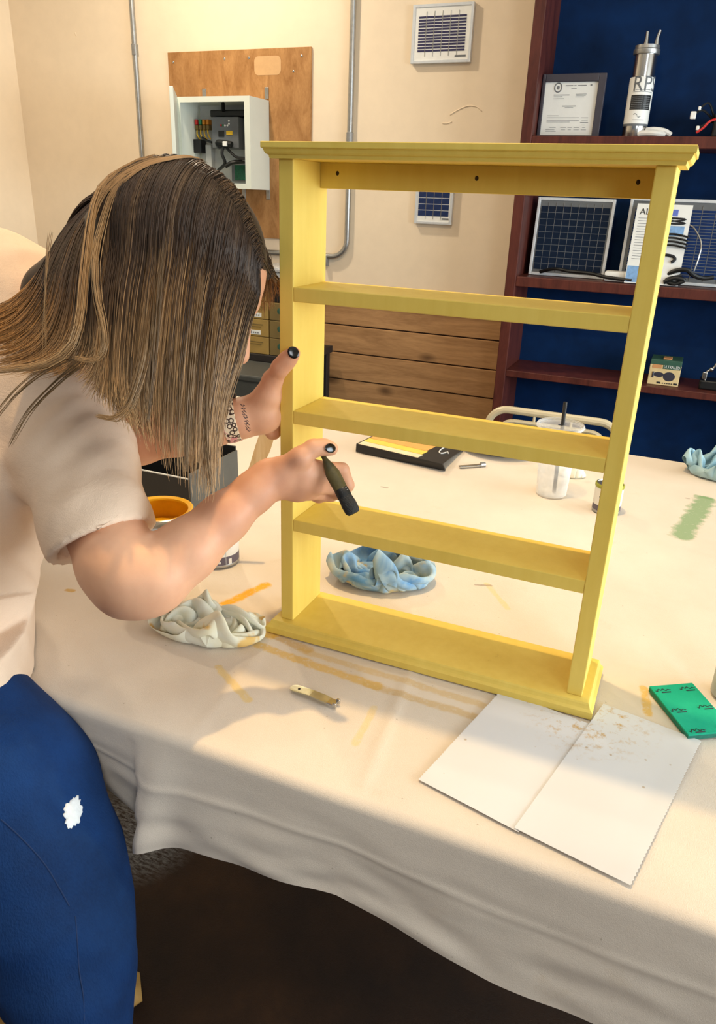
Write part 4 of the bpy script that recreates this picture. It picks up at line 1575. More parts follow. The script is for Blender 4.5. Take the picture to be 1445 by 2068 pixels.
# chip brush standing in the small can
wood('pale_wood', (222, 186, 130), (240, 212, 164), 6, (8, 8, 1), .5)
bt0 = np.array([c2p[0], c2p[1], TZ + .012])
tip = at(541, 858, y=c2p[1] + .03)
dirv = tip - bt0
Lb = float(np.linalg.norm(dirv)); dirv /= Lb
sidev = ER - dirv * (ER @ dirv); sidev /= np.linalg.norm(sidev)
nv_ = np.cross(dirv, sidev)
cbh = thing('chip_brush', 'pale wooden handled brush standing in the small can behind the forearm', 'paintbrush', bt0)
ol = []
wpro = [(.30, .010), (.36, .012), (.45, .0095), (.58, .0085), (.72, .0105), (.85, .0125), (.94, .0120), (.985, .009), (1.0, .004)]
for s, w_h in wpro:
    ol.append(bt0 + dirv * Lb * s + sidev * (w_h + .006 * math.sin((s - .3) * 3.6)))
for s, w_h in reversed(wpro):
    ol.append(bt0 + dirv * Lb * s + sidev * (-w_h + .006 * math.sin((s - .3) * 3.6)))
m = MB(); m.prism([v - nv_ * .004 for v in ol], nv_ * .008)
hd_ = m.build('handle', 'pale_wood', cbh)
m = MB(); m.ball(bt0 + dirv * Lb * .93 + sidev * .004, .003, 8, 6)
m.build('hanging_hole', 'hole_dark', hd_)
m = MB()
e0, e1 = bt0 + dirv * Lb * .14, bt0 + dirv * Lb * .32
m.prism([e0 + sidev * .014 - nv_ * .006, e1 + sidev * .012 - nv_ * .005, e1 - sidev * .012 - nv_ * .005, e0 - sidev * .014 - nv_ * .006], nv_ * .011)
m.build('ferrule', 'silver', cbh)
m = MB()
e0, e1 = bt0, bt0 + dirv * Lb * .15
m.prism([e0 + sidev * .015 - nv_ * .004, e1 + sidev * .0135 - nv_ * .0055, e1 - sidev * .0135 - nv_ * .0055, e0 - sidev * .015 - nv_ * .004], nv_ * .009)
m.build('bristles', 'wet_paint', cbh)

# open black box
pm('black_card', (22, 23, 25), .55, 0, .15, 30); pm('grey_card', (76, 74, 68), .6, 0, .1, 30); pm('edge_highlight', (200, 204, 204), .5)
kx, ky0, ky1, kh = -.335, .258, .425, .088
bx_ = thing('open_box', 'open black cardboard box on the table behind the paint can', 'box', (kx - .15, .34, TZ))
m = MB(); m.bbox(kx - .004, kx, ky0, ky1, TZ + .001, TZ + kh + .012, .001)
sd_ = m.build('side_wall', 'grey_card', bx_)
m = MB(); m.box(kx - .30, kx - .004, ky0, ky0 + .004, TZ + .001, TZ + kh)
m.build('front_wall', 'black_card', bx_)
m = MB(); m.box(kx - .30, kx - .004, ky0 - .0003, ky0 + .0035, TZ + kh, TZ + kh + .0018)  # pale strip painting the highlight along the box's front rim
m.build('front_edge_highlight', 'edge_highlight', bx_)
m = MB(); m.box(kx - .30, kx - .004, ky1 - .004, ky1, TZ + .001, TZ + kh + .02); m.box(kx - .304, kx - .30, ky0, ky1, TZ + .001, TZ + kh)
m.build('back_wall', 'black_card', bx_)
m = MB(); m.box(kx - .30, kx - .004, ky0 + .004, ky1 - .004, TZ + .001, TZ + .004)
m.build('bottom', 'black_card', bx_)
m = MB()
for dy, dz in ((0, 0), (.012, .004)):
    m.box(kx - .0002, kx + .0006, .315 + dy, .317 + dy, TZ + .022 + dz, TZ + .04 + dz)
m.box(kx - .0002, kx + .0006, .315, .332, TZ + .021, TZ + .023); m.box(kx - .0002, kx + .0006, .315, .332, TZ + .04, TZ + .042)
m.build('printed_mark', 'print_black', sd_)

# ------------------------------------------------------------------ far side of the table: brochure, tool, plate, cup
pm('bro_black', (26, 25, 27), .5); pm('bro_orange', (244, 178, 96), .6); pm('bro_yellow', (250, 214, 90), .6); pm('bro_cream', (250, 224, 186), .6); pm('bro_lilac', (170, 170, 196), .6)
zf = TZ + .020
F0, F1, F2 = at(719, 897, z=zf), at(893, 938, z=zf), at(927, 915, z=TZ + .006)
F3 = F0 + (F2 - F1)
F3[2] = TZ + .006
ext = (F2 - F1) * .55
br2 = thing('brochure', 'black folded brochure with an orange sunrise print on the table', 'brochure', (F0[0], F0[1], TZ))
G2, G3 = F2 + ext, F3 + ext
G2[2] = G3[2] = TZ + .003
lp = lambda u, v: F0 + (F1 - F0) * u + (G3 - F0) * v
m = MB(); m.prism([lp(0, 0), lp(1, 0), lp(1, 1), lp(0, 1)], (0, 0, .0012))
cov = m.build('cover', 'bro_black', br2)
for u0, u1, v0_, v1_, mm, nm in ((.0, .72, .0, .16, 'bro_cream', 'cream_strip'), (.0, .70, .16, .34, 'bro_yellow', 'yellow_strip'), (.0, .68, .34, .62, 'bro_orange', 'orange_strip'), (.0, .66, .62, .98, 'bro_lilac', 'lilac_strip')):
    m = MB(); m.prism([lp(u0 + .02, v0_ + .01) + [0, 0, .0014], lp(u1 + .08 * v0_, v0_ + .01) + [0, 0, .0014], lp(u1 + .08 * v1_, v1_) + [0, 0, .0014], lp(u0 + .02, v1_) + [0, 0, .0014]], (0, 0, .0006))
    m.build(nm, mm, cov)
m = MB()
m.tube([lp(.86 + .045 * math.cos(a_), .58 + .2 * math.sin(a_)) + [0, 0, .0022] for a_ in [math.radians(40 + 300 * i / 14) for i in range(15)]] + [lp(.93, .45) + [0, 0, .0022]], .0016, 5)
m.build('white_script', 'white_plastic', cov)
m = MB()
m.prism([F0, F1, (F1[0] + .004, F1[1] + .012, TZ + .001), (F0[0], F0[1] - .002, TZ + .001)], (0, .006, 0))
m.build('inner_fold', 'bro_black', br2)
A, B = at(927, 945, z=TZ), at(980, 941, z=TZ)
ang = math.atan2(B[1] - A[1], B[0] - A[0]); L_ = float(np.linalg.norm(B - A))
om = Matrix.Translation((A[0], A[1], TZ + .001)) @ Matrix.Rotation(ang, 4, 'Z')
tl = thing('metal_scraper', 'small flat metal tool lying right of the brochure', 'tool', (A[0], A[1], TZ))
m = MB(); m.bbox(0, L_ * .85, -.006, .006, 0, .004, .0015, mat=om)
m.build('blade', 'silver', tl)
m = MB(); m.tube([om @ Vector((L_ * .8, 0, .003)), om @ Vector((L_ * .97, 0, .003)), om @ Vector((L_, 0, .003))], [.006, .006, .003], 10)
m.build('rounded_end', 'zinc', tl, True)
# plate
pc_ = at(1012, 906, z=TZ)
pl = thing('paper_plate', 'grey rimmed paper plate half hidden by the yellow shelf', 'plate', (pc_[0], pc_[1], TZ))
m = MB(); m.lathe([(.070, TZ + .001), (.075, TZ + .002), (.095, TZ + .014), (.108, TZ + .017), (.109, TZ + .0175), (.108, TZ + .0185), (.094, TZ + .0155), (.074, TZ + .004), (.01, TZ + .003)], 48, (pc_[0], pc_[1], 0))
m.build('dish', 'light_grey', pl, True)
m = MB(); m.lathe([(.073, TZ + .0042), (.073, TZ + .005), (.01, TZ + .005)], 40, (pc_[0], pc_[1], 0))
m.build('white_center', 'paper_white', pl, True)


def thin_plastic(name, tint, op, rough=.08):
    t = NT(name)
    t.t.nodes.remove(t.b)
    out = [n for n in t.t.nodes if n.type == 'OUTPUT_MATERIAL'][0]
    tr = t.n('ShaderNodeBsdfTransparent'); tr.inputs[0].default_value = (.97, .98, .98, 1)
    pr = t.n('ShaderNodeBsdfPrincipled')
    pr.inputs['Base Color'].default_value = tint + (1,)
    pr.inputs['Roughness'].default_value = rough
    fr = t.n('ShaderNodeLayerWeight'); fr.inputs['Blend'].default_value = .35
    nzf = t.n('ShaderNodeTexNoise'); nzf.inputs['Scale'].default_value = 2
    k = t.math('ADD', t.math('MULTIPLY', fr.outputs['Facing'], .55), t.math('MULTIPLY', nzf.outputs['Fac'], op), clamp=True)
    mx_ = t.n('ShaderNodeMixShader')
    t.l(k, mx_.inputs[0]); t.l(tr.outputs[0], mx_.inputs[1]); t.l(pr.outputs[0], mx_.inputs[2])
    t.l(mx_.outputs[0], out.inputs[0])
    M[name] = t.m


thin_plastic('cup_clear', (.86, .86, .86), .12)
thin_plastic('cup_frost', (.92, .91, .88), .95, .4)
cb0 = at(1098, 1004, z=TZ)
cx_, cy_ = cb0[0] + .010, cb0[1] + .026


def zfor(py_, x, y):
    lo, hi = .6, 1.6
    for _ in range(40):
        md = (lo + hi) / 2
        d = np.array([x, y, md]) - CAM
        yy = IH / 2 - FPX * (d @ EU) / (d @ EW)
        if yy > py_:
            lo = md
        else:
            hi = md
    return lo


hc = zfor(855, cx_, cy_) - TZ
cup = thing('plastic_cup', 'clear lidded plastic cup with a black straw on the table', 'cup', (cx_, cy_, TZ))
cc = (cx_, cy_, 0)
m = MB(); m.lathe([(.030, TZ + .001), (.032, TZ + .003), (.037, TZ + hc * .5)], 40, cc, cap=False)
m.lathe([(.002, TZ + .004), (.031, TZ + .004)], 40, cc, cap=False)
m.build('frosted_base', 'cup_frost', cup, True)
m = MB(); m.lathe([(.037, TZ + hc * .5), (.046, TZ + hc * .96)], 40, cc, cap=False)
m.build('cup_wall', 'cup_clear', cup, True)
m = MB(); m.lathe([(.046, TZ + hc * .94), (.0495, TZ + hc * .95), (.050, TZ + hc * .985), (.048, TZ + hc), (.044, TZ + hc * .99), (.042, TZ + hc * .975), (.012, TZ + hc * .985), (.006, TZ + hc * .98)], 40, cc, cap=False)
m.build('lid', 'cup_clear', cup, True)
m = MB(); m.tube([(.0495 * math.cos(a_) + cx_, .0495 * math.sin(a_) + cy_, TZ + hc * .965) for a_ in [i * math.pi / 20 for i in range(40)]], .0018, 6, closed=True)
m.build('lid_bead', 'cup_clear', cup, True)
ztop = zfor(812, cx_ + .004, cy_)
m = MB(); m.tube([(cx_ + .006, cy_, TZ + .006), (cx_ + .003, cy_, ztop)], .0042, 10)
m.build('straw', 'black_plastic', cup, True)

# ------------------------------------------------------------------ the person: implicit surfaces meshed by surface nets
def J(px, py, d):
    return at(px, py, d=d)


class Field:
    def __init__(self, lo, hi, h):
        self.lo = np.array(lo, float)
        self.h = h
        self.n = np.ceil((np.array(hi, float) - self.lo) / h).astype(int) + 1
        self.F = np.full(self.n, 1.0, np.float32)

    def box(self, lo, hi):
        a = np.clip(np.floor((np.array(lo) - self.lo) / self.h).astype(int), 0, self.n - 1)
        b = np.clip(np.ceil((np.array(hi) - self.lo) / self.h).astype(int) + 1, 0, self.n)
        if np.any(b <= a):
            return None
        sl = tuple(slice(a[i], b[i]) for i in range(3))
        g = np.meshgrid(*[self.lo[i] + self.h * np.arange(a[i], b[i]) for i in range(3)], indexing='ij')
        return sl, np.stack(g, -1).astype(np.float32)

    def smin(self, sl, d, k):
        f = self.F[sl]
        if k > 0:
            h = np.maximum(k - np.abs(f - d), 0) / k
            self.F[sl] = np.minimum(f, d) - h * h * k * .25
        else:
            self.F[sl] = np.minimum(f, d)

    def cone(self, a, b, ra, rb, k=.01, sub=False):
        a = np.array(a, float); b = np.array(b, float)
        pad = max(ra, rb) + k + 4 * self.h
        r = self.box(np.minimum(a, b) - pad, np.maximum(a, b) + pad)
        if r is None:
            return
        sl, P = r
        ab = (b - a).astype(np.float32)
        t = np.clip(((P - a.astype(np.float32)) @ ab) / float(ab @ ab + 1e-12), 0, 1)
        q = P - a.astype(np.float32) - t[..., None] * ab
        d = np.sqrt((q * q).sum(-1)) - (ra + (rb - ra) * t)
        if sub:
            self.F[sl] = np.maximum(self.F[sl], -d)
        else:
            self.smin(sl, d, k)

    def chain(self, pts, k=.01):
        for (a, ra), (b, rb) in zip(pts[:-1], pts[1:]):
            self.cone(a, b, ra, rb, k)

    def ell(self, c, R3, rad, k=.01):
        c = np.array(c, float)
        pad = max(rad) + k + 4 * self.h
        r = self.box(c - pad, c + pad)
        if r is None:
            return
        sl, P = r
        q = (P - c.astype(np.float32)) @ np.array(R3, np.float32).T
        rad = np.array(rad, np.float32)
        k0 = np.sqrt(((q / rad) ** 2).sum(-1)); k1 = np.sqrt(((q / rad ** 2) ** 2).sum(-1)) + 1e-9
        self.smin(sl, k0 * (k0 - 1) / k1, k)

    def plane_cut(self, c, nrm, lo=None, hi=None):
        """removes what lies on the side of nrm, inside an optional box"""
        lo = self.lo if lo is None else lo
        hi = self.lo + self.h * self.n if hi is None else hi
        sl, P = self.box(lo, hi)
        d = (P - np.array(c, np.float32)) @ np.array(nrm, np.float32)
        self.F[sl] = np.maximum(self.F[sl], d)

    def mesh(self):
        F = self.F
        S = F < 0
        cnt = np.zeros(np.array(F.shape) - 1, np.int8)
        for i in (0, 1):
            for j in (0, 1):
                for k in (0, 1):
                    cnt += S[i:F.shape[0] - 1 + i, j:F.shape[1] - 1 + j, k:F.shape[2] - 1 + k]
        act = (cnt > 0) & (cnt < 8)
        idx = np.argwhere(act)
        imap = np.full(act.shape, -1, np.int32)
        imap[act] = np.arange(len(idx))
        acc = np.zeros((len(idx), 3)); num = np.zeros(len(idx))
        corners = [(i, j, k) for i in (0, 1) for j in (0, 1) for k in (0, 1)]
        for c in corners:
            for ax in range(3):
                if c[ax] == 1:
                    continue
                e = list(c); e[ax] = 1
                fa = F[idx[:, 0] + c[0], idx[:, 1] + c[1], idx[:, 2] + c[2]].astype(float)
                fb = F[idx[:, 0] + e[0], idx[:, 1] + e[1], idx[:, 2] + e[2]].astype(float)
                mk = (fa < 0) != (fb < 0)
                t = np.where(mk, fa / np.where(mk, fa - fb, 1), 0)
                p = np.array(c, float)[None, :].repeat(len(idx), 0)
                p[:, ax] += t
                acc += p * mk[:, None]; num += mk
        V = self.lo + self.h * (idx + acc / num[:, None])
        quads = []
        for ax in range(3):
            o = [a for a in range(3) if a != ax]
            sh = list(F.shape)
            A = S[tuple(slice(0, sh[i] - 1) if i == ax else slice(1, sh[i] - 1) for i in range(3))]
            B = S[tuple(slice(1, sh[i]) if i == ax else slice(1, sh[i] - 1) for i in range(3))]
            for mk, flip in ((A & ~B, False), (~A & B, True)):
                e = np.argwhere(mk)
                if not len(e):
                    continue
                cell = e.copy()
                for q in o:
                    cell[:, q] += 1
                ids = []
                for du, dv in ((1, 1), (0, 1), (0, 0), (1, 0)):
                    cc = cell.copy()
                    cc[:, o[0]] -= du; cc[:, o[1]] -= dv
                    ids.append(imap[cc[:, 0], cc[:, 1], cc[:, 2]])
                q = np.stack(ids, 1)
                if flip != (ax == 1):
                    q = q[:, ::-1]
                quads.append(q)
        return V, np.concatenate(quads)


def field_obj(V, Q, name, mat, parent, rootloc):
    me = bpy.data.meshes.new(name)
    V = V - np.array(rootloc)
    me.vertices.add(len(V)); me.vertices.foreach_set('co', V.astype(np.float32).ravel())
    me.loops.add(Q.size); me.loops.foreach_set('vertex_index', Q.astype(np.int32).ravel())
    me.polygons.add(len(Q)); me.polygons.foreach_set('loop_start', np.arange(0, Q.size, 4, dtype=np.int32))
    me.polygons.foreach_set('use_smooth', np.ones(len(Q), bool))
    me.update(calc_edges=True)
    me.validate()
    me.materials.append(M[mat])
    o = bpy.data.objects.new(name, me)
    o.parent = parent
    col.objects.link(o)
    return o


from mathutils.bvhtree import BVHTree


def bvh_of(V, Q):
    return BVHTree.FromPolygons([tuple(v) for v in V], [tuple(int(i) for i in q) for q in Q])


def cast(bvh, px, py):
    v = at(px, py, d=1.0) - CAM
    h = bvh.ray_cast(Vector(CAM), Vector(v).normalized())
    return (np.array(h[0]), np.array(h[1])) if h[0] is not None else (None, None)


# materials of the person
t = NT('skin')
f = t.noise(9, 4, .6)
f2 = t.noise(120, 3, .6)
t.color(t.mix(t.math('MULTIPLY', f2, .25), t.ramp(f, [(.3, lin((206, 148, 116))), (.7, lin((226, 174, 138)))]), lin((200, 136, 108))))
t.set(rough=.5, spec=.35, **{'Subsurface Weight': .12, 'Subsurface Scale': .008})
t.b.inputs['Subsurface Radius'].default_value = (1, .35, .2)
t.bump(t.noise(600, 3), .08, .0006)
M['skin'] = t.m
t = NT('shirt_cotton')
f = t.noise(7, 4, .6)
t.color(t.ramp(f, [(.3, lin((218, 190, 164))), (.7, lin((230, 204, 180)))]))
t.set(rough=.9, spec=.15)
t.bump(t.math('ADD', t.noise(900, 2), t.math('MULTIPLY', t.noise(26, 4, .55, stretch=(1, 1, 2.2), dist=.8), 3)), .3, .002)
M['shirt_cotton'] = t.m
t = NT('denim')
f = t.noise(8, 5, .65)
g = t.noise(500, 2, .5, stretch=(1, 1, .3))
t.color(t.mix(t.math('MULTIPLY', g, .35), t.ramp(f, [(.3, lin((5, 26, 62))), (.7, lin((12, 50, 102)))]), lin((26, 66, 116))))
t.set(rough=.85, spec=.2)
t.bump(t.math('ADD', g, t.math('MULTIPLY', t.noise(14, 3, .5, dist=.6), 1.6)), .4, .002)
M['denim'] = t.m
t = NT('hair')
at_ = t.n('ShaderNodeVertexColor'); at_.layer_name = 'tone'
t.color(at_.outputs[0])
t.set(rough=.42, spec=.25)
M['hair'] = t.m
pm('nail_black', (10, 10, 12), .15, 0, .1)
pm('ink', (62, 54, 58), .6)
pm('frayed_white', (232, 236, 238), .9, 0, .04, 200, .5, 500)
pm('seam_thread', (18, 44, 86), .9)
pm('shoe_tan', (150, 112, 52), .7, 0, .2, 40)
t = NT('leopard_band')
v1 = t.n('ShaderNodeTexVoronoi'); v1.inputs['Scale'].default_value = 150
t.l(t.tc(), v1.inputs['Vector'])
ring = t.ramp(v1.outputs['Distance'], [(.28, (0, 0, 0)), (.36, (1, 1, 1)), (.5, (1, 1, 1)), (.56, (0, 0, 0))])
pk = t.noise(60, 2)
cr = t.mix(t.ramp(pk, [(.56, (0, 0, 0)), (.60, (1, 1, 1))]), lin((240, 222, 190)), lin((224, 150, 150)))
t.color(t.mix(ring, cr, lin((58, 34, 26))))
t.set(rough=.5)
M['leopard_band'] = t.m

HD = .87                                    # distance of the head from the camera
pr0 = J(-130, 1420, .93)
person_loc = (float(pr0[0]), float(pr0[1]), 0.0)
person = thing('person', 'person in a beige t-shirt and ripped jeans bending over to paint the shelf', 'person', person_loc)

# --- body (head, neck, arms, hands in one skin)
fd = Field((-.62, -.50, .80), (.24, .30, 1.44), .003)
hc_ = J(374, 524, HD)
Fv = ER * .78 - EU * .62
Uv = ER * .60 + EU * .76 - EW * .22
Uv -= Fv * (Uv @ Fv); Uv /= np.linalg.norm(Uv); Fv /= np.linalg.norm(Fv)
Lv = np.cross(Uv, Fv)
HR = np.array([Fv, Lv, Uv])
hp = lambda f_, l_, u_: hc_ + Fv * f_ + Lv * l_ + Uv * u_
fd.ell(hc_, HR, (.098, .076, .088), .01)
fd.ell(hp(.035, 0, -.06), HR, (.058, .058, .075), .03)
fd.cone(hp(.062, 0, -.115), hp(.05, 0, -.10), .018, .03, .03)
fd.cone(hp(.096, 0, -.010), hp(.116, 0, -.048), .007, .011, .012)        # nose
for s in (-1, 1):
    fd.cone(hp(.110, s * .010, -.050), hp(.104, s * .010, -.052), .006, .006, .008)
    fd.ell(hp(.0, s * .078, -.035), HR, (.018, .007, .028), .006)         # ears
    fd.cone(hp(.088, s * .014, .004), hp(.078, s * .042, .002), .008, .008, .012)   # brows
    fd.cone(hp(.074, s * .04, -.045), hp(.07, s * .05, -.04), .016, .014, .02)      # cheeks
fd.cone(hp(.096, -.016, -.082), hp(.096, .016, -.082), .006, .006, .008)  # lips
fd.cone(hp(.094, -.013, -.092), hp(.094, .013, -.092), .006, .006, .008)
c7 = J(20, 650, 1.03)
fd.chain([(c7, .046), (hp(-.045, 0, -.055), .048)], .03)
# torso core under the clothes
P0, P1, P2, P3 = J(-145, 1400, .95), J(-150, 1230, .98), J(-60, 950, 1.04), J(-15, 650, 1.04)
fd.chain([(P2, .060), (P3, .055), (c7, .048)], .03)
# right arm
rsh, rel, rwr = J(115, 812, .97), J(272, 1163, .825), J(545, 966, .88)
fd.cone(P3, rsh, .05, .045, .03)
fd.chain([(rsh, .050), (J(190, 1015, .885), .046), (J(240, 1138, .832), .0440)], .02)
fd.chain([(J(240, 1138, .832), .0440), (J(266, 1164, .825), .0425), (J(308, 1164, .828), .0395), (J(376, 1112, .842), .0345), (J(452, 1046, .860), .0278), (J(515, 992, .874), .0228), (rwr, .0215)], .012)
fd.cone(J(258, 1184, .827), J(282, 1188, .825), .030, .028, .02)
dW = .88


def hand(pts, k=.004):
    fd.chain([(J(p[0], p[1], dW + p[2]), p[3]) for p in pts], k)


hand([(545, 966, 0, .0215), (572, 962, .0, .0200)], .01)
hand([(566, 950, -.004, .014), (610, 944, .0, .0125), (636, 946, .004, .0105)], .008)
hand([(566, 962, -.004, .015), (610, 960, .0, .0135), (645, 962, .006, .0110)], .008)
hand([(566, 975, .0, .015), (610, 978, .005, .0135), (640, 980, .012, .0110)], .008)
hand([(564, 984, .006, .014), (600, 990, .012, .0125), (626, 993, .022, .0105)], .008)
hand([(636, 946, .004, .0100), (690, 949, .014, .0088), (701, 980, .024, .0084), (684, 998, .032, .0076)], .003)
hand([(645, 962, .006, .0105), (688, 966, .026, .0090), (690, 992, .038, .0085), (668, 1000, .040, .0078)], .003)
hand([(640, 980, .012, .0105), (676, 985, .034, .0088), (668, 1000, .046, .0080), (650, 996, .044, .0076)], .003)
hand([(626, 993, .022, .0100), (654, 998, .042, .0080), (644, 1004, .050, .0074), (630, 1000, .048, .0070)], .003)
hand([(576, 946, -.008, .0150), (606, 925, -.016, .0125), (632, 905, -.014, .0098), (654, 903, -.010, .0090), (669, 906, -.006, .0082)], .006)
# left arm
lwr = J(500, 842, .985)
fd.cone(P3, J(140, 760, 1.11), .05, .045, .03)
fd.chain([(J(140, 760, 1.11), .048), (J(235, 885, 1.02), .042)], .02)
fd.chain([(J(235, 885, 1.02), .041), (J(275, 880, 1.005), .038), (J(360, 866, .985), .034), (J(430, 856, .98), .028), (J(480, 846, .98), .0240), (lwr, .0225)], .012)
fd.chain([(lwr, .0225), (J(530, 832, .985), .0215), (np.array([-.021, -.004, 1.058]), .0190), (np.array([-.0165, .030, 1.062]), .0140)], .012)
fd.chain([(J(515, 828, .978), .0190), (J(540, 800, .966), .0165), (J(550, 768, .955), .0120), (at(566, 742, y=-.0125), .0102), (at(580, 727, y=-.0105), .0098), (at(592, 714, y=-.0102), .0088)], .008)
for i, z in enumerate((1.046, 1.060, 1.074, 1.088)):
    e = .006 if i in (1, 2) else 0
    fd.chain([(np.array([-.0175, .012, 1.045 + (z - 1.058) * .9]), .0115), (np.array([-.0130, .040, z]), .0100), (np.array([-.0105, .066 + e, z + .004]), .0088), (np.array([-.0090, .082 + e, z + .005]), .0080)], .004)
V, Q = fd.mesh()
body = field_obj(V, Q, 'body', 'skin', person, person_loc)
body_bvh = bvh_of(V, Q)


def nail(px, py, rx, ry, ang=0.0):
    p, n = cast(body_bvh, px, py)
    if p is None:
        return
    x = ER * math.cos(ang) + EU * math.sin(ang)
    x = x - n * (x @ n); x /= np.linalg.norm(x)
    y = np.cross(n, x)
    mt = Matrix(((x[0], y[0], n[0]), (x[1], y[1], n[1]), (x[2], y[2], n[2])))
    m = MB(); m.ball(p, 1.0, 16, 10, (rx, ry, .0010), mt)
    m.build('fingernail', 'nail_black', body, True)


nail(592, 712, .0068, .0078, .7)
nail(667, 905, .0078, .0056, 0)
# tattoo on the left wrist: a line of small script running across the wrist
for i in range(9):
    k = i / 8
    px, py = 489 + 12 * k, 818 + 50 * k
    m = MB()
    for j in range(3):
        a, _ = cast(body_bvh, px - 4 + j * 2.6, py - 2 + (i * 7 + j * 3) % 4)
        b, _ = cast(body_bvh, px + 0 + j * 2.6, py + 1 + (i * 5 + j * 2) % 4)
        if a is not None and b is not None and np.linalg.norm(a - b) < .01:
            m.tube([a, b], .0005, 4)
    if m.v:
        m.build('tattoo_stroke', 'ink', body)
# watch band
wa, wb = J(452, 852, .980), J(482, 846, .980)
axis = Vector(wb - wa).normalized()
wm = Matrix.Translation(Vector((wa + wb) / 2)) @ axis.to_track_quat('Z', 'Y').to_matrix().to_4x4()
m = MB(); m.lathe([(.0262, -.0095), (.0290, -.0085), (.0292, 0), (.0285, .0085), (.0256, .0095), (.0250, .0095), (.0256, -.0095), (.0262, -.0095)], 36, mat=wm, cap=False)
wb_ = m.build('watch_band', 'leopard_band', person, True)
m = MB()
wq = wm @ Matrix.Translation((0, 0, 0))
side = wm.to_3x3().inverted() @ Vector(-EW * .15 + EU)
an = math.atan2(side.y, side.x)
m.bbox(.0275, .0345, -.014, .014, -.0125, .0125, .003, mat=wm @ Matrix.Rotation(an, 4, 'Z'))
m.build('watch_case', 'black_plastic', wb_, True)

# --- shirt
lat = EW * .86 + ER * -.35 + EU * .1
lat /= np.linalg.norm(lat)
fs_ = Field((-.78, -.60, .74), (.06, .34, 1.42), .0045)
for s, k in ((-.055, .10), (.055, .10)):
    fs_.chain([(P0 + lat * s, .118), (P1 + lat * s, .116), (P2 + lat * s, .110), (P3 + lat * s * .4, .108)], .05)
fs_.cone(P3, J(35, 625, 1.02), .10, .078, .05)
fs_.chain([(J(40, 720, 1.03), .085), (J(112, 806, .975), .068)], .05)
fs_.chain([(J(112, 806, .975), .066), (J(160, 932, .920), .063), (J(196, 1068, .868), .0565), (J(222, 1150, .838), .0540)], .04)
lshp = J(140, 760, 1.11)
fs_.chain([(P3 + lat * .05, .09), (lshp, .066), (J(205, 850, 1.05), .058)], .04)
# wrinkles
sl, P = fs_.box(fs_.lo, fs_.lo + fs_.h * fs_.n)
ax_ = J(212, 1060, .868) - J(112, 806, .975); ax_ /= np.linalg.norm(ax_)
X_, Y_, Z_ = P[..., 0], P[..., 1], P[..., 2]
wx = .012 * np.sin(X_ * 31 + Z_ * 17) + .010 * np.sin(Y_ * 37 - Z_ * 23 + 1.3)
ph_ = (P @ ax_.astype(np.float32))
fold = np.sin((ph_ + wx) * 150) * .5 + np.sin((X_ * .7 - Z_ * .9 + wx * 1.7) * 118 + 2) * .5
gate = .45 + .55 * np.sin(X_ * 19 + 1.0) * np.sin(Z_ * 15 + .5)
fs_.F += (.0026 * fold * gate + .0030 * np.sin((Z_ + wx * 2) * 42) * np.sin(X_ * 12 + Y_ * 9)).astype(np.float32)
del P, X_, Y_, Z_, ph_, fold, gate, wx
# hem of the shirt and sleeve openings
hemc = J(20, 1388, .93)
dn = (P0 - P1) / np.linalg.norm(P0 - P1)
dn = np.array([dn[0] * .3, dn[1] * .3, dn[2]]); dn /= np.linalg.norm(dn)
fs_.plane_cut(hemc, dn)
sc_ = J(206, 1098, .868)
sdir = J(243, 1140, .862) - J(180, 985, .875); sdir /= np.linalg.norm(sdir)
fs_.plane_cut(sc_, sdir, J(214, 1090, .868) - .13, J(214, 1090, .868) + .13)
fs_.cone(J(204, 1092, .860), J(238, 1175, .828), .0480, .0500, sub=True)
V, Q = fs_.mesh()
shirt = field_obj(V, Q, 'shirt', 'shirt_cotton', person, person_loc)
shirt_bvh = bvh_of(V, Q)
# stitched sleeve hem line
pts = []
for px, py in ((150, 1090), (172, 1082), (196, 1070), (218, 1056), (238, 1041)):
    a, n_ = cast(shirt_bvh, px, py)
    if a is not None:
        pts.append(a - n_ * .0002)
if len(pts) > 3:
    m = MB(); m.tube(spline(pts, 5), .0007, 5)
    m.build('hem_stitch', 'shirt_cotton', shirt, True)
del fs_

# --- jeans
fj = Field((-.72, -.72, .02), (.14, .16, .98), .006)
H0 = J(-140, 1430, .95)
for s in (-.05, .06):
    fj.chain([(H0 + lat * s + np.array([0, 0, .02]), .086), (H0 + lat * s, .098)], .04)
rl = [(J(-100, 1470, .905), .098), (J(12, 1600, .885), .100), (J(78, 1750, .862), .089), (J(124, 1870, .845), .074), (J(152, 1960, .835), .061), (J(150, 2075, .84), .057)]
fj.chain(rl, .03)
kn = rl[-1][0]
fj.chain([(kn, .057), (np.array([kn[0] - .03, kn[1] - .03, .30]), .056), (np.array([kn[0] - .045, kn[1] - .03, .07]), .050)], .02)
lh = H0 + lat * .13
lk = np.array([lh[0] - .06, lh[1] + .03, .50])
la = np.array([-.345, -.255, .075])
fj.chain([(lh, .105), ((lh + lk) / 2, .09), (lk, .064), ((lk + la) / 2, .056), (la, .048)], .03)
sl, P = fj.box(fj.lo, fj.lo + fj.h * fj.n)
X_, Y_, Z_ = P[..., 0], P[..., 1], P[..., 2]
wx = .02 * np.sin(X_ * 23 + Y_ * 31) + .015 * np.sin(Z_ * 19)
kn_g = np.exp(-((Z_ - .56) / .06) ** 2)
fj.F += (.0022 * np.sin((Z_ + .5 * X_ + wx) * 95) * (.25 + kn_g) + .003 * np.sin((Z_ * .7 + X_ + wx) * 33)).astype(np.float32)
del P, X_, Y_, Z_, wx, kn_g
V, Q = fj.mesh()
jeans = field_obj(V, Q, 'jeans', 'denim', person, person_loc)
jbvh = bvh_of(V, Q)
p, n_ = cast(jbvh, 148, 1640)
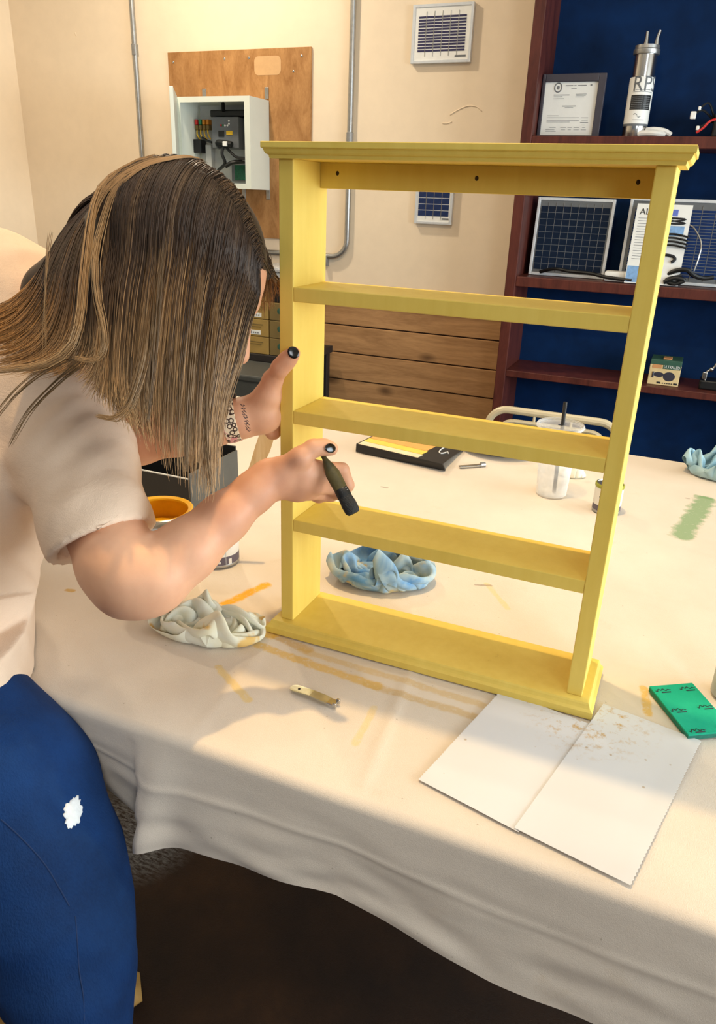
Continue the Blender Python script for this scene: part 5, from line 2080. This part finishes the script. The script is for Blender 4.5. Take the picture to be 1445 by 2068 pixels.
if p is not None:
    x = ER - n_ * (ER @ n_); x /= np.linalg.norm(x)
    y = np.cross(n_, x)
    bm = bmesh.new()
    bmesh.ops.create_uvsphere(bm, u_segments=40, v_segments=8, radius=1)
    rn = random.Random(3)
    jag = [1 + rn.uniform(-.16, .16) for _ in range(40)]
    for v in bm.verts:
        a = int((math.atan2(v.co.y, v.co.x) / (2 * math.pi) * 40) % 40)
        q = p + x * v.co.x * .0112 * jag[a] + y * v.co.y * .0150 * jag[a] * (1.15 - .25 * abs(v.co.x)) + n_ * v.co.z * .003
        v.co = Vector(q)
    m = MB(); m.bm(bm)
    m.build('ripped_patch', 'frayed_white', jeans, True)
for line in (((2, 1655), (30, 1680), (60, 1710), (90, 1745), (115, 1785), (140, 1830)), ((152, 1850), (156, 1900), (160, 1960), (168, 2010), (170, 2060))):
    pts = []
    for a in line:
        q, n_ = cast(jbvh, *a)
        if q is not None:
            pts.append(q + n_ * .0002)
    if len(pts) > 2:
        m = MB(); m.tube(spline(pts, 5), .0007, 5)
        m.build('seam', 'seam_thread', jeans, True)
del fj
# shoes
for nm, (ax0, ay0), rz in (('shoe', (-.345, -.255), .75), ('shoe', (float(kn[0]) - .045, float(kn[1]) - .03), .35)):
    mt = Matrix.Translation((ax0, ay0, 0)) @ Matrix.Rotation(rz, 4, 'Z')
    m = MB()
    prof_ = [(-.075, .025, .03), (-.05, .036, .07), (0, .038, .085), (.05, .040, .065), (.10, .044, .05), (.15, .042, .04), (.178, .026, .026)]
    vs_, fs2 = [], []
    nseg = 14
    for x, wv, hv in prof_:
        for i in range(nseg):
            a = 2 * math.pi * i / nseg
            vs_.append(mt @ Vector((x, wv * math.cos(a), max(.004, hv * .5 + hv * .55 * math.sin(a)))))
    for k in range(len(prof_) - 1):
        for i in range(nseg):
            j = (i + 1) % nseg
            fs2.append((k * nseg + i, (k + 1) * nseg + i, (k + 1) * nseg + j, k * nseg + j))
    fs2.append(tuple(range(nseg))); fs2.append(tuple(reversed(range((len(prof_) - 1) * nseg, len(prof_) * nseg))))
    m.add(vs_, fs2)
    m.build(nm, 'shoe_tan', person, True, angle=60)

# --- hair: strands swept along hand-laid guide locks over a close cap
rng = np.random.default_rng(12)
guides = [
    [(529, 560, -.005), (516, 598, -.035), (497, 650, -.050), (478, 720, -.056), (452, 800, -.058), (434, 885, -.058), (428, 965, -.058)],
    [(516, 508, -.005), (495, 560, -.050), (472, 640, -.072), (450, 740, -.078), (430, 850, -.075), (424, 940, -.072), (420, 1020, -.070)],
    [(488, 452, .0), (456, 505, -.060), (430, 600, -.088), (414, 720, -.092), (404, 840, -.088), (398, 930, -.084), (394, 1020, -.082)],
    [(448, 408, .0), (405, 455, -.062), (378, 560, -.095), (364, 700, -.100), (358, 820, -.096), (358, 905, -.092), (362, 990, -.090)],
    [(398, 380, .0), (345, 435, -.060), (315, 560, -.100), (300, 700, -.106), (292, 800, -.102), (294, 860, -.100), (305, 915, -.098)],
    [(345, 364, .0), (285, 430, -.055), (252, 560, -.096), (240, 680, -.106), (236, 760, -.108), (245, 820, -.110), (262, 868, -.110)],
    [(296, 360, .0), (226, 430, -.045), (196, 560, -.086), (190, 650, -.098), (186, 705, -.104), (168, 742, -.108), (140, 762, -.108)],
    [(258, 365, .0), (174, 440, -.035), (136, 540, -.070), (120, 625, -.088), (92, 690, -.098), (45, 725, -.100), (-30, 742, -.095)],
    [(226, 378, .0), (146, 448, -.012), (100, 530, -.045), (76, 590, -.068), (40, 640, -.082), (0, 665, -.085), (-60, 680, -.080)],
    [(200, 396, .01), (128, 460, .0), (84, 536, -.020), (54, 574, -.050), (20, 600, -.068), (-20, 615, -.072), (-70, 625, -.070)],
]
far = [
    [(529, 560, -.005), (542, 548, .010), (552, 556, .030), (560, 572, .045), (562, 590, .055)],
    [(516, 508, -.005), (530, 498, .012), (536, 520, .050), (532, 570, .075), (530, 640, .085)],
    [(488, 452, .0), (506, 436, .015), (516, 456, .055), (516, 510, .085), (512, 600, .095)],
    [(448, 408, .0), (466, 388, .012), (480, 402, .055), (484, 450, .090), (480, 560, .105)],
    [(398, 380, .0), (412, 352, .010), (428, 362, .055), (436, 410, .095), (440, 520, .110)],
    [(345, 364, .0), (350, 330, .008), (360, 338, .050), (370, 390, .100), (380, 500, .115)],
    [(296, 360, .0), (282, 338, .010), (276, 352, .050), (290, 410, .105), (300, 520, .115)],
    [(258, 365, .0), (226, 362, .012), (206, 392, .045), (210, 460, .095), (220, 560, .110)],
    [(200, 396, .01), (160, 415, .012), (130, 460, .030), (130, 520, .060), (150, 600, .070)],
]


def guide_pts(gl, ns):
    out = []
    for g in gl:
        sp = spline([J(a, b, HD + c) for a, b, c in g], 8)
        idx = np.linspace(0, len(sp) - 1, ns)
        i0 = np.floor(idx).astype(int); i1 = np.minimum(i0 + 1, len(sp) - 1); fr = (idx - i0)[:, None]
        sp = np.array(sp)
        out.append(sp[i0] * (1 - fr) + sp[i1] * fr)
    return np.array(out)


NS = 18
G_near = guide_pts(guides, NS)
G_far = guide_pts(far, NS)
hv, hf, hcol = [], [], []
DARK = np.array(lin((52, 41, 35))); MID = np.array(lin((92, 70, 52))); TIP = np.array(lin((216, 172, 120))); GOLD = np.array(lin((196, 140, 78)))
count = 0


CAPC = hc_ - Fv * .008 + Uv * .006
CAPR = np.array([.100, .083, .092])


def settle(P, push, ks=1.025):
    """lifts strand points that lie inside the scalp out to its surface (push: -1 near side, +1 far side per point)"""
    q = (P - CAPC) @ HR.T / (CAPR * ks)
    e = (HR @ EW) / (CAPR * ks)
    a = e @ e
    b = q @ e
    c = (q * q).sum(1) - 1
    disc = b * b - a * c
    s = np.where(disc > 0, (-b + np.sign(push) * np.sqrt(np.maximum(disc, 0))) / a, -np.sign(push) * 1.0) * np.sign(push)
    # smooth maximum of no shift and the shift to the surface
    k = .022
    h = np.maximum(k - np.abs(s), 0) / k
    s = np.maximum(s, 0) + h * h * k * .25
    return P + (s * np.sign(push))[:, None] * EW[None, :]


def strand(P, r0, colors, push=None, ks=1.03):
    """three-sided tapering strand"""
    global count
    n = len(P)
    if push is not None:
        P = settle(P, push, ks)
    T = np.gradient(P, axis=0)
    T /= np.linalg.norm(T, axis=1)[:, None] + 1e-9
    side = np.cross(T, EW[None, :]); side /= np.linalg.norm(side, axis=1)[:, None] + 1e-9
    nrm = np.cross(side, T)
    tt = np.linspace(0, 1, n)
    r = r0 * np.minimum(1, .3 + 4 * tt) * (1 - .75 * tt ** 3)
    for k in range(3):
        a = 2 * math.pi * k / 3
        pass
    ring = np.stack([P + r[:, None] * (math.cos(a) * side + math.sin(a) * nrm) for a in (math.pi / 2, math.pi / 2 + 2.094, math.pi / 2 + 4.189)], 1)
    hv.append(ring.reshape(-1, 3))
    hcol.append(np.repeat(colors, 3, axis=0))
    b = count
    i = np.arange(n - 1)
    for k in range(3):
        l = (k + 1) % 3
        hf.append(np.stack([b + 3 * i + k, b + 3 * i + l, b + 3 * i + 3 + l, b + 3 * i + 3 + k], 1))
    count += 3 * n


tt = np.linspace(0, 1, NS)


def ggrid(G, u):
    u = np.clip(u, 0, len(G) - 1.001)
    i = int(u); f_ = u - i
    # smooth interpolation between neighbouring guides
    return G[i] * (1 - f_) + G[i + 1] * f_


def clump(G, u, layer, ns, spread, light, length=1.0, goldback=0.0, wav=.0):
    base_ = ggrid(G, u)
    ph1, ph2 = rng.uniform(0, 6.28, 2)
    kcl = rng.uniform(1.01, 1.075)
    tone = rng.uniform(.6, 1.3)
    wob = (np.sin(tt * rng.uniform(3, 7) + ph1) * .004 * tt + wav * np.sin(tt * 9 + ph2) * tt)[:, None] * ER[None, :]
    for s in range(ns):
        du = rng.normal(0, spread)
        P = ggrid(G, u + du)
        k = (.25 + .45 * tt)[:, None]
        P = P * (1 - k) + (base_ + (P - base_) * .5) * k + wob
        jit = rng.normal(0, .0016, 3)
        P = P + EW[None, :] * (layer + abs(rng.normal(0, .003))) * np.minimum(1, tt * 6)[:, None] + jit[None, :] * (.3 + tt)[:, None]
        P = P + (np.sin(tt * rng.uniform(5, 12) + rng.uniform(0, 6)) * .0012 * tt)[:, None] * ER[None, :]
        e = length * min(1.02, (.52 + .50 * rng.random() ** 1.5) if u < 4.8 else rng.uniform(.78, 1.10))
        if e < .999:
            idx = np.linspace(0, (NS - 1) * e, NS)
            i0 = np.floor(idx).astype(int); i1 = np.minimum(i0 + 1, NS - 1); fr = (idx - i0)[:, None]
            P = P[i0] * (1 - fr) + P[i1] * fr
        m_ = np.clip((tt - .46 + light * .25) / .5, 0, 1)[:, None] ** 1.3
        tip_ = TIP * (1 - goldback) + GOLD * goldback
        c = DARK * (1 - m_) + tip_ * m_
        lt = np.clip(light * (.25 + .75 * tt), 0, 1)[:, None]
        c = c * (1 - lt * .6) + (tip_ * .9) * lt * .6
        c = c * tone * rng.uniform(.8, 1.2)
        c = c * (1 - .35 * rng.random()) + MID * .35 * rng.random()
        strand(P, rng.uniform(.00038, .00062), np.clip(c, 0, 1), np.where(tt < .26, -1.0, 1.0) if G is G_far else -np.ones(NS), kcl + rng.uniform(0, .012))


for i in range(640):
    u = rng.uniform(0, 9)
    back = np.clip((u - 5.5) / 2.5, 0, 1)
    clump(G_near, u, rng.uniform(0, .006) if i % 2 else rng.uniform(.004, .03), 12, .07, max(0, rng.normal(-.25, .38)), rng.uniform(.84, 1.0), back)
for i in range(260):
    clump(G_far, rng.uniform(0, 8), rng.uniform(-.002, .012), 11, .10, max(0, rng.normal(-.1, .3)), 1.0, .1)
# loose blond locks and wisps
for pts, ns, lg in (
        ([(330, 352, -.005), (262, 356, -.02), (212, 385, -.040), (186, 450, -.070), (172, 560, -.102), (164, 640, -.114), (144, 700, -.120), (90, 735, -.122), (20, 746, -.118), (-30, 750, -.115)], 34, .9),
        ([(345, 360, -.01), (280, 372, -.03), (226, 420, -.060), (194, 500, -.095), (194, 590, -.112), (208, 660, -.118), (208, 708, -.120), (186, 728, -.122), (152, 722, -.122)], 26, .8),
        ([(300, 640, -.112), (286, 740, -.118), (262, 815, -.122), (232, 846, -.124), (196, 842, -.124)], 22, .7),
        ([(170, 730, -.116), (120, 770, -.112), (60, 830, -.105), (20, 900, -.100)], 9, .3),
        ([(150, 720, -.112), (90, 750, -.108), (30, 800, -.104), (-20, 860, -.1)], 9, .4),
        ([(340, 350, -.03), (300, 352, -.045), (250, 372, -.05), (205, 415, -.052), (178, 480, -.07)], 26, .8),
        ([(420, 352, .01), (370, 352, -.02), (310, 358, -.04), (262, 385, -.05)], 22, .7),
        ([(330, 500, -.115), (318, 640, -.118), (308, 760, -.116), (300, 850, -.112)], 12, .35),
        ([(405, 560, -.105), (390, 700, -.11), (380, 850, -.108), (374, 950, -.1)], 16, .5),
        ([(440, 600, -.092), (425, 760, -.1), (420, 900, -.096), (428, 985, -.09)], 16, .6),
        ([(100, 470, -.03), (92, 540, -.07), (88, 640, -.10), (90, 720, -.11)], 4, .6)):
    sp = np.array(spline([J(a, b, HD + c) for a, b, c in pts], 8))
    idx = np.linspace(0, len(sp) - 1, NS); i0 = np.floor(idx).astype(int); i1 = np.minimum(i0 + 1, len(sp) - 1); fr = (idx - i0)[:, None]
    base_ = sp[i0] * (1 - fr) + sp[i1] * fr
    for s in range(ns):
        off = rng.normal(0, .0028, 3)
        P = base_ + off[None, :] * (1 - .5 * tt)[:, None] + (np.sin(tt * 6 + rng.uniform(0, 6)) * .001)[:, None] * ER[None, :]
        c = (DARK * .25 + TIP * .75 * lg)[None, :] * np.ones((NS, 1)) * rng.uniform(.8, 1.15)
        c = c * (.55 + .45 * tt)[:, None]
        strand(P, rng.uniform(.0004, .0006), np.clip(c, 0, 1), -np.ones(NS), 1.085)
# close cap below the strands
fc_ = Field(hc_ - .2, hc_ + .2, .004)
fc_.ell(hp(-.008, 0, .006), HR, (.100, .083, .092), .01)
fc_.cone(hp(-.05, 0, -.03), J(120, 600, HD + .06), .06, .045, .04)
fc_.plane_cut(hp(.06, 0, -.02), (Fv * .8 - Uv * .6))
Vc, Qc = fc_.mesh()
hv.append(Vc)
hcol.append(np.repeat((DARK * .8)[None, :], len(Vc), 0))
hf.append(Qc + count)
V = np.concatenate(hv); Qh = np.concatenate(hf); Cc = np.concatenate(hcol)
hair = field_obj(V, Qh, 'hair', 'hair', person, person_loc)
ca_ = hair.data.color_attributes.new('tone', 'FLOAT_COLOR', 'POINT')
if len(hair.data.vertices) == len(Cc):
    ca_.data.foreach_set('color', np.concatenate([Cc, np.ones((len(Cc), 1))], 1).astype(np.float32).ravel())

# --- the brush in the right hand
bA, bB = J(636, 890, dW + .000), J(714, 1037, dW - .022)
bd = bB - bA; bL = float(np.linalg.norm(bd)); bd /= bL
bs2 = ER - bd * (ER @ bd); bs2 /= np.linalg.norm(bs2)
bn = np.cross(bd, bs2)
wood('brush_wood', (58, 54, 34), (92, 84, 52), 6, (6, 6, 6), .4)
pm('bristle_black', (12, 14, 16), .6, 0, .3, 300, .5, 600)
bru = thing('paintbrush', 'dark handled paintbrush held in the right hand in front of the shelf', 'paintbrush', bA)


def loft(m, secs, n=12):
    vs_, fs2 = [], []
    for s, wv, hv_ in secs:
        for i in range(n):
            a = 2 * math.pi * i / n
            vs_.append(bA + bd * bL * s + bs2 * wv * math.cos(a) + bn * hv_ * math.sin(a))
    for k in range(len(secs) - 1):
        for i in range(n):
            j = (i + 1) % n
            fs2.append((k * n + i, k * n + j, (k + 1) * n + j, (k + 1) * n + i))
    fs2.append(tuple(reversed(range(n)))); fs2.append(tuple(range((len(secs) - 1) * n, len(secs) * n)))
    m.add(vs_, fs2)
    return m


loft(MB(), [(-.02, .0012, .0012), (.05, .0022, .0022), (.26, .0030, .0026), (.34, .0056, .0034), (.46, .0086, .0042), (.60, .0082, .0044), (.68, .0078, .0046)]).build('handle', 'brush_wood', bru, True, angle=60)
loft(MB(), [(.67, .0078, .0048), (.685, .0082, .0052), (.76, .0084, .0052), (.775, .0082, .0048)]).build('ferrule', 'black_plastic', bru, True)
loft(MB(), [(.77, .0080, .0046), (.88, .0090, .0046), (.97, .0086, .0038), (1.0, .0064, .0024)]).build('bristles', 'bristle_black', bru, True, angle=60)
m = MB()
for s in (.70, .73):
    a, b = bA + bd * bL * s - bs2 * .001 - bn * .0048, bA + bd * bL * (s - .012) + bs2 * .0070 - bn * .0030
    m.tube([a, (a + b) / 2 - bn * .0004, b], .0004, 4)
    a, b = bA + bd * bL * s - bs2 * .001 + bn * .0048, bA + bd * bL * (s - .012) + bs2 * .0070 + bn * .0030
    m.tube([a, (a + b) / 2 + bn * .0004, b], .0004, 4)
m.build('ferrule_ring', 'silver', bru)
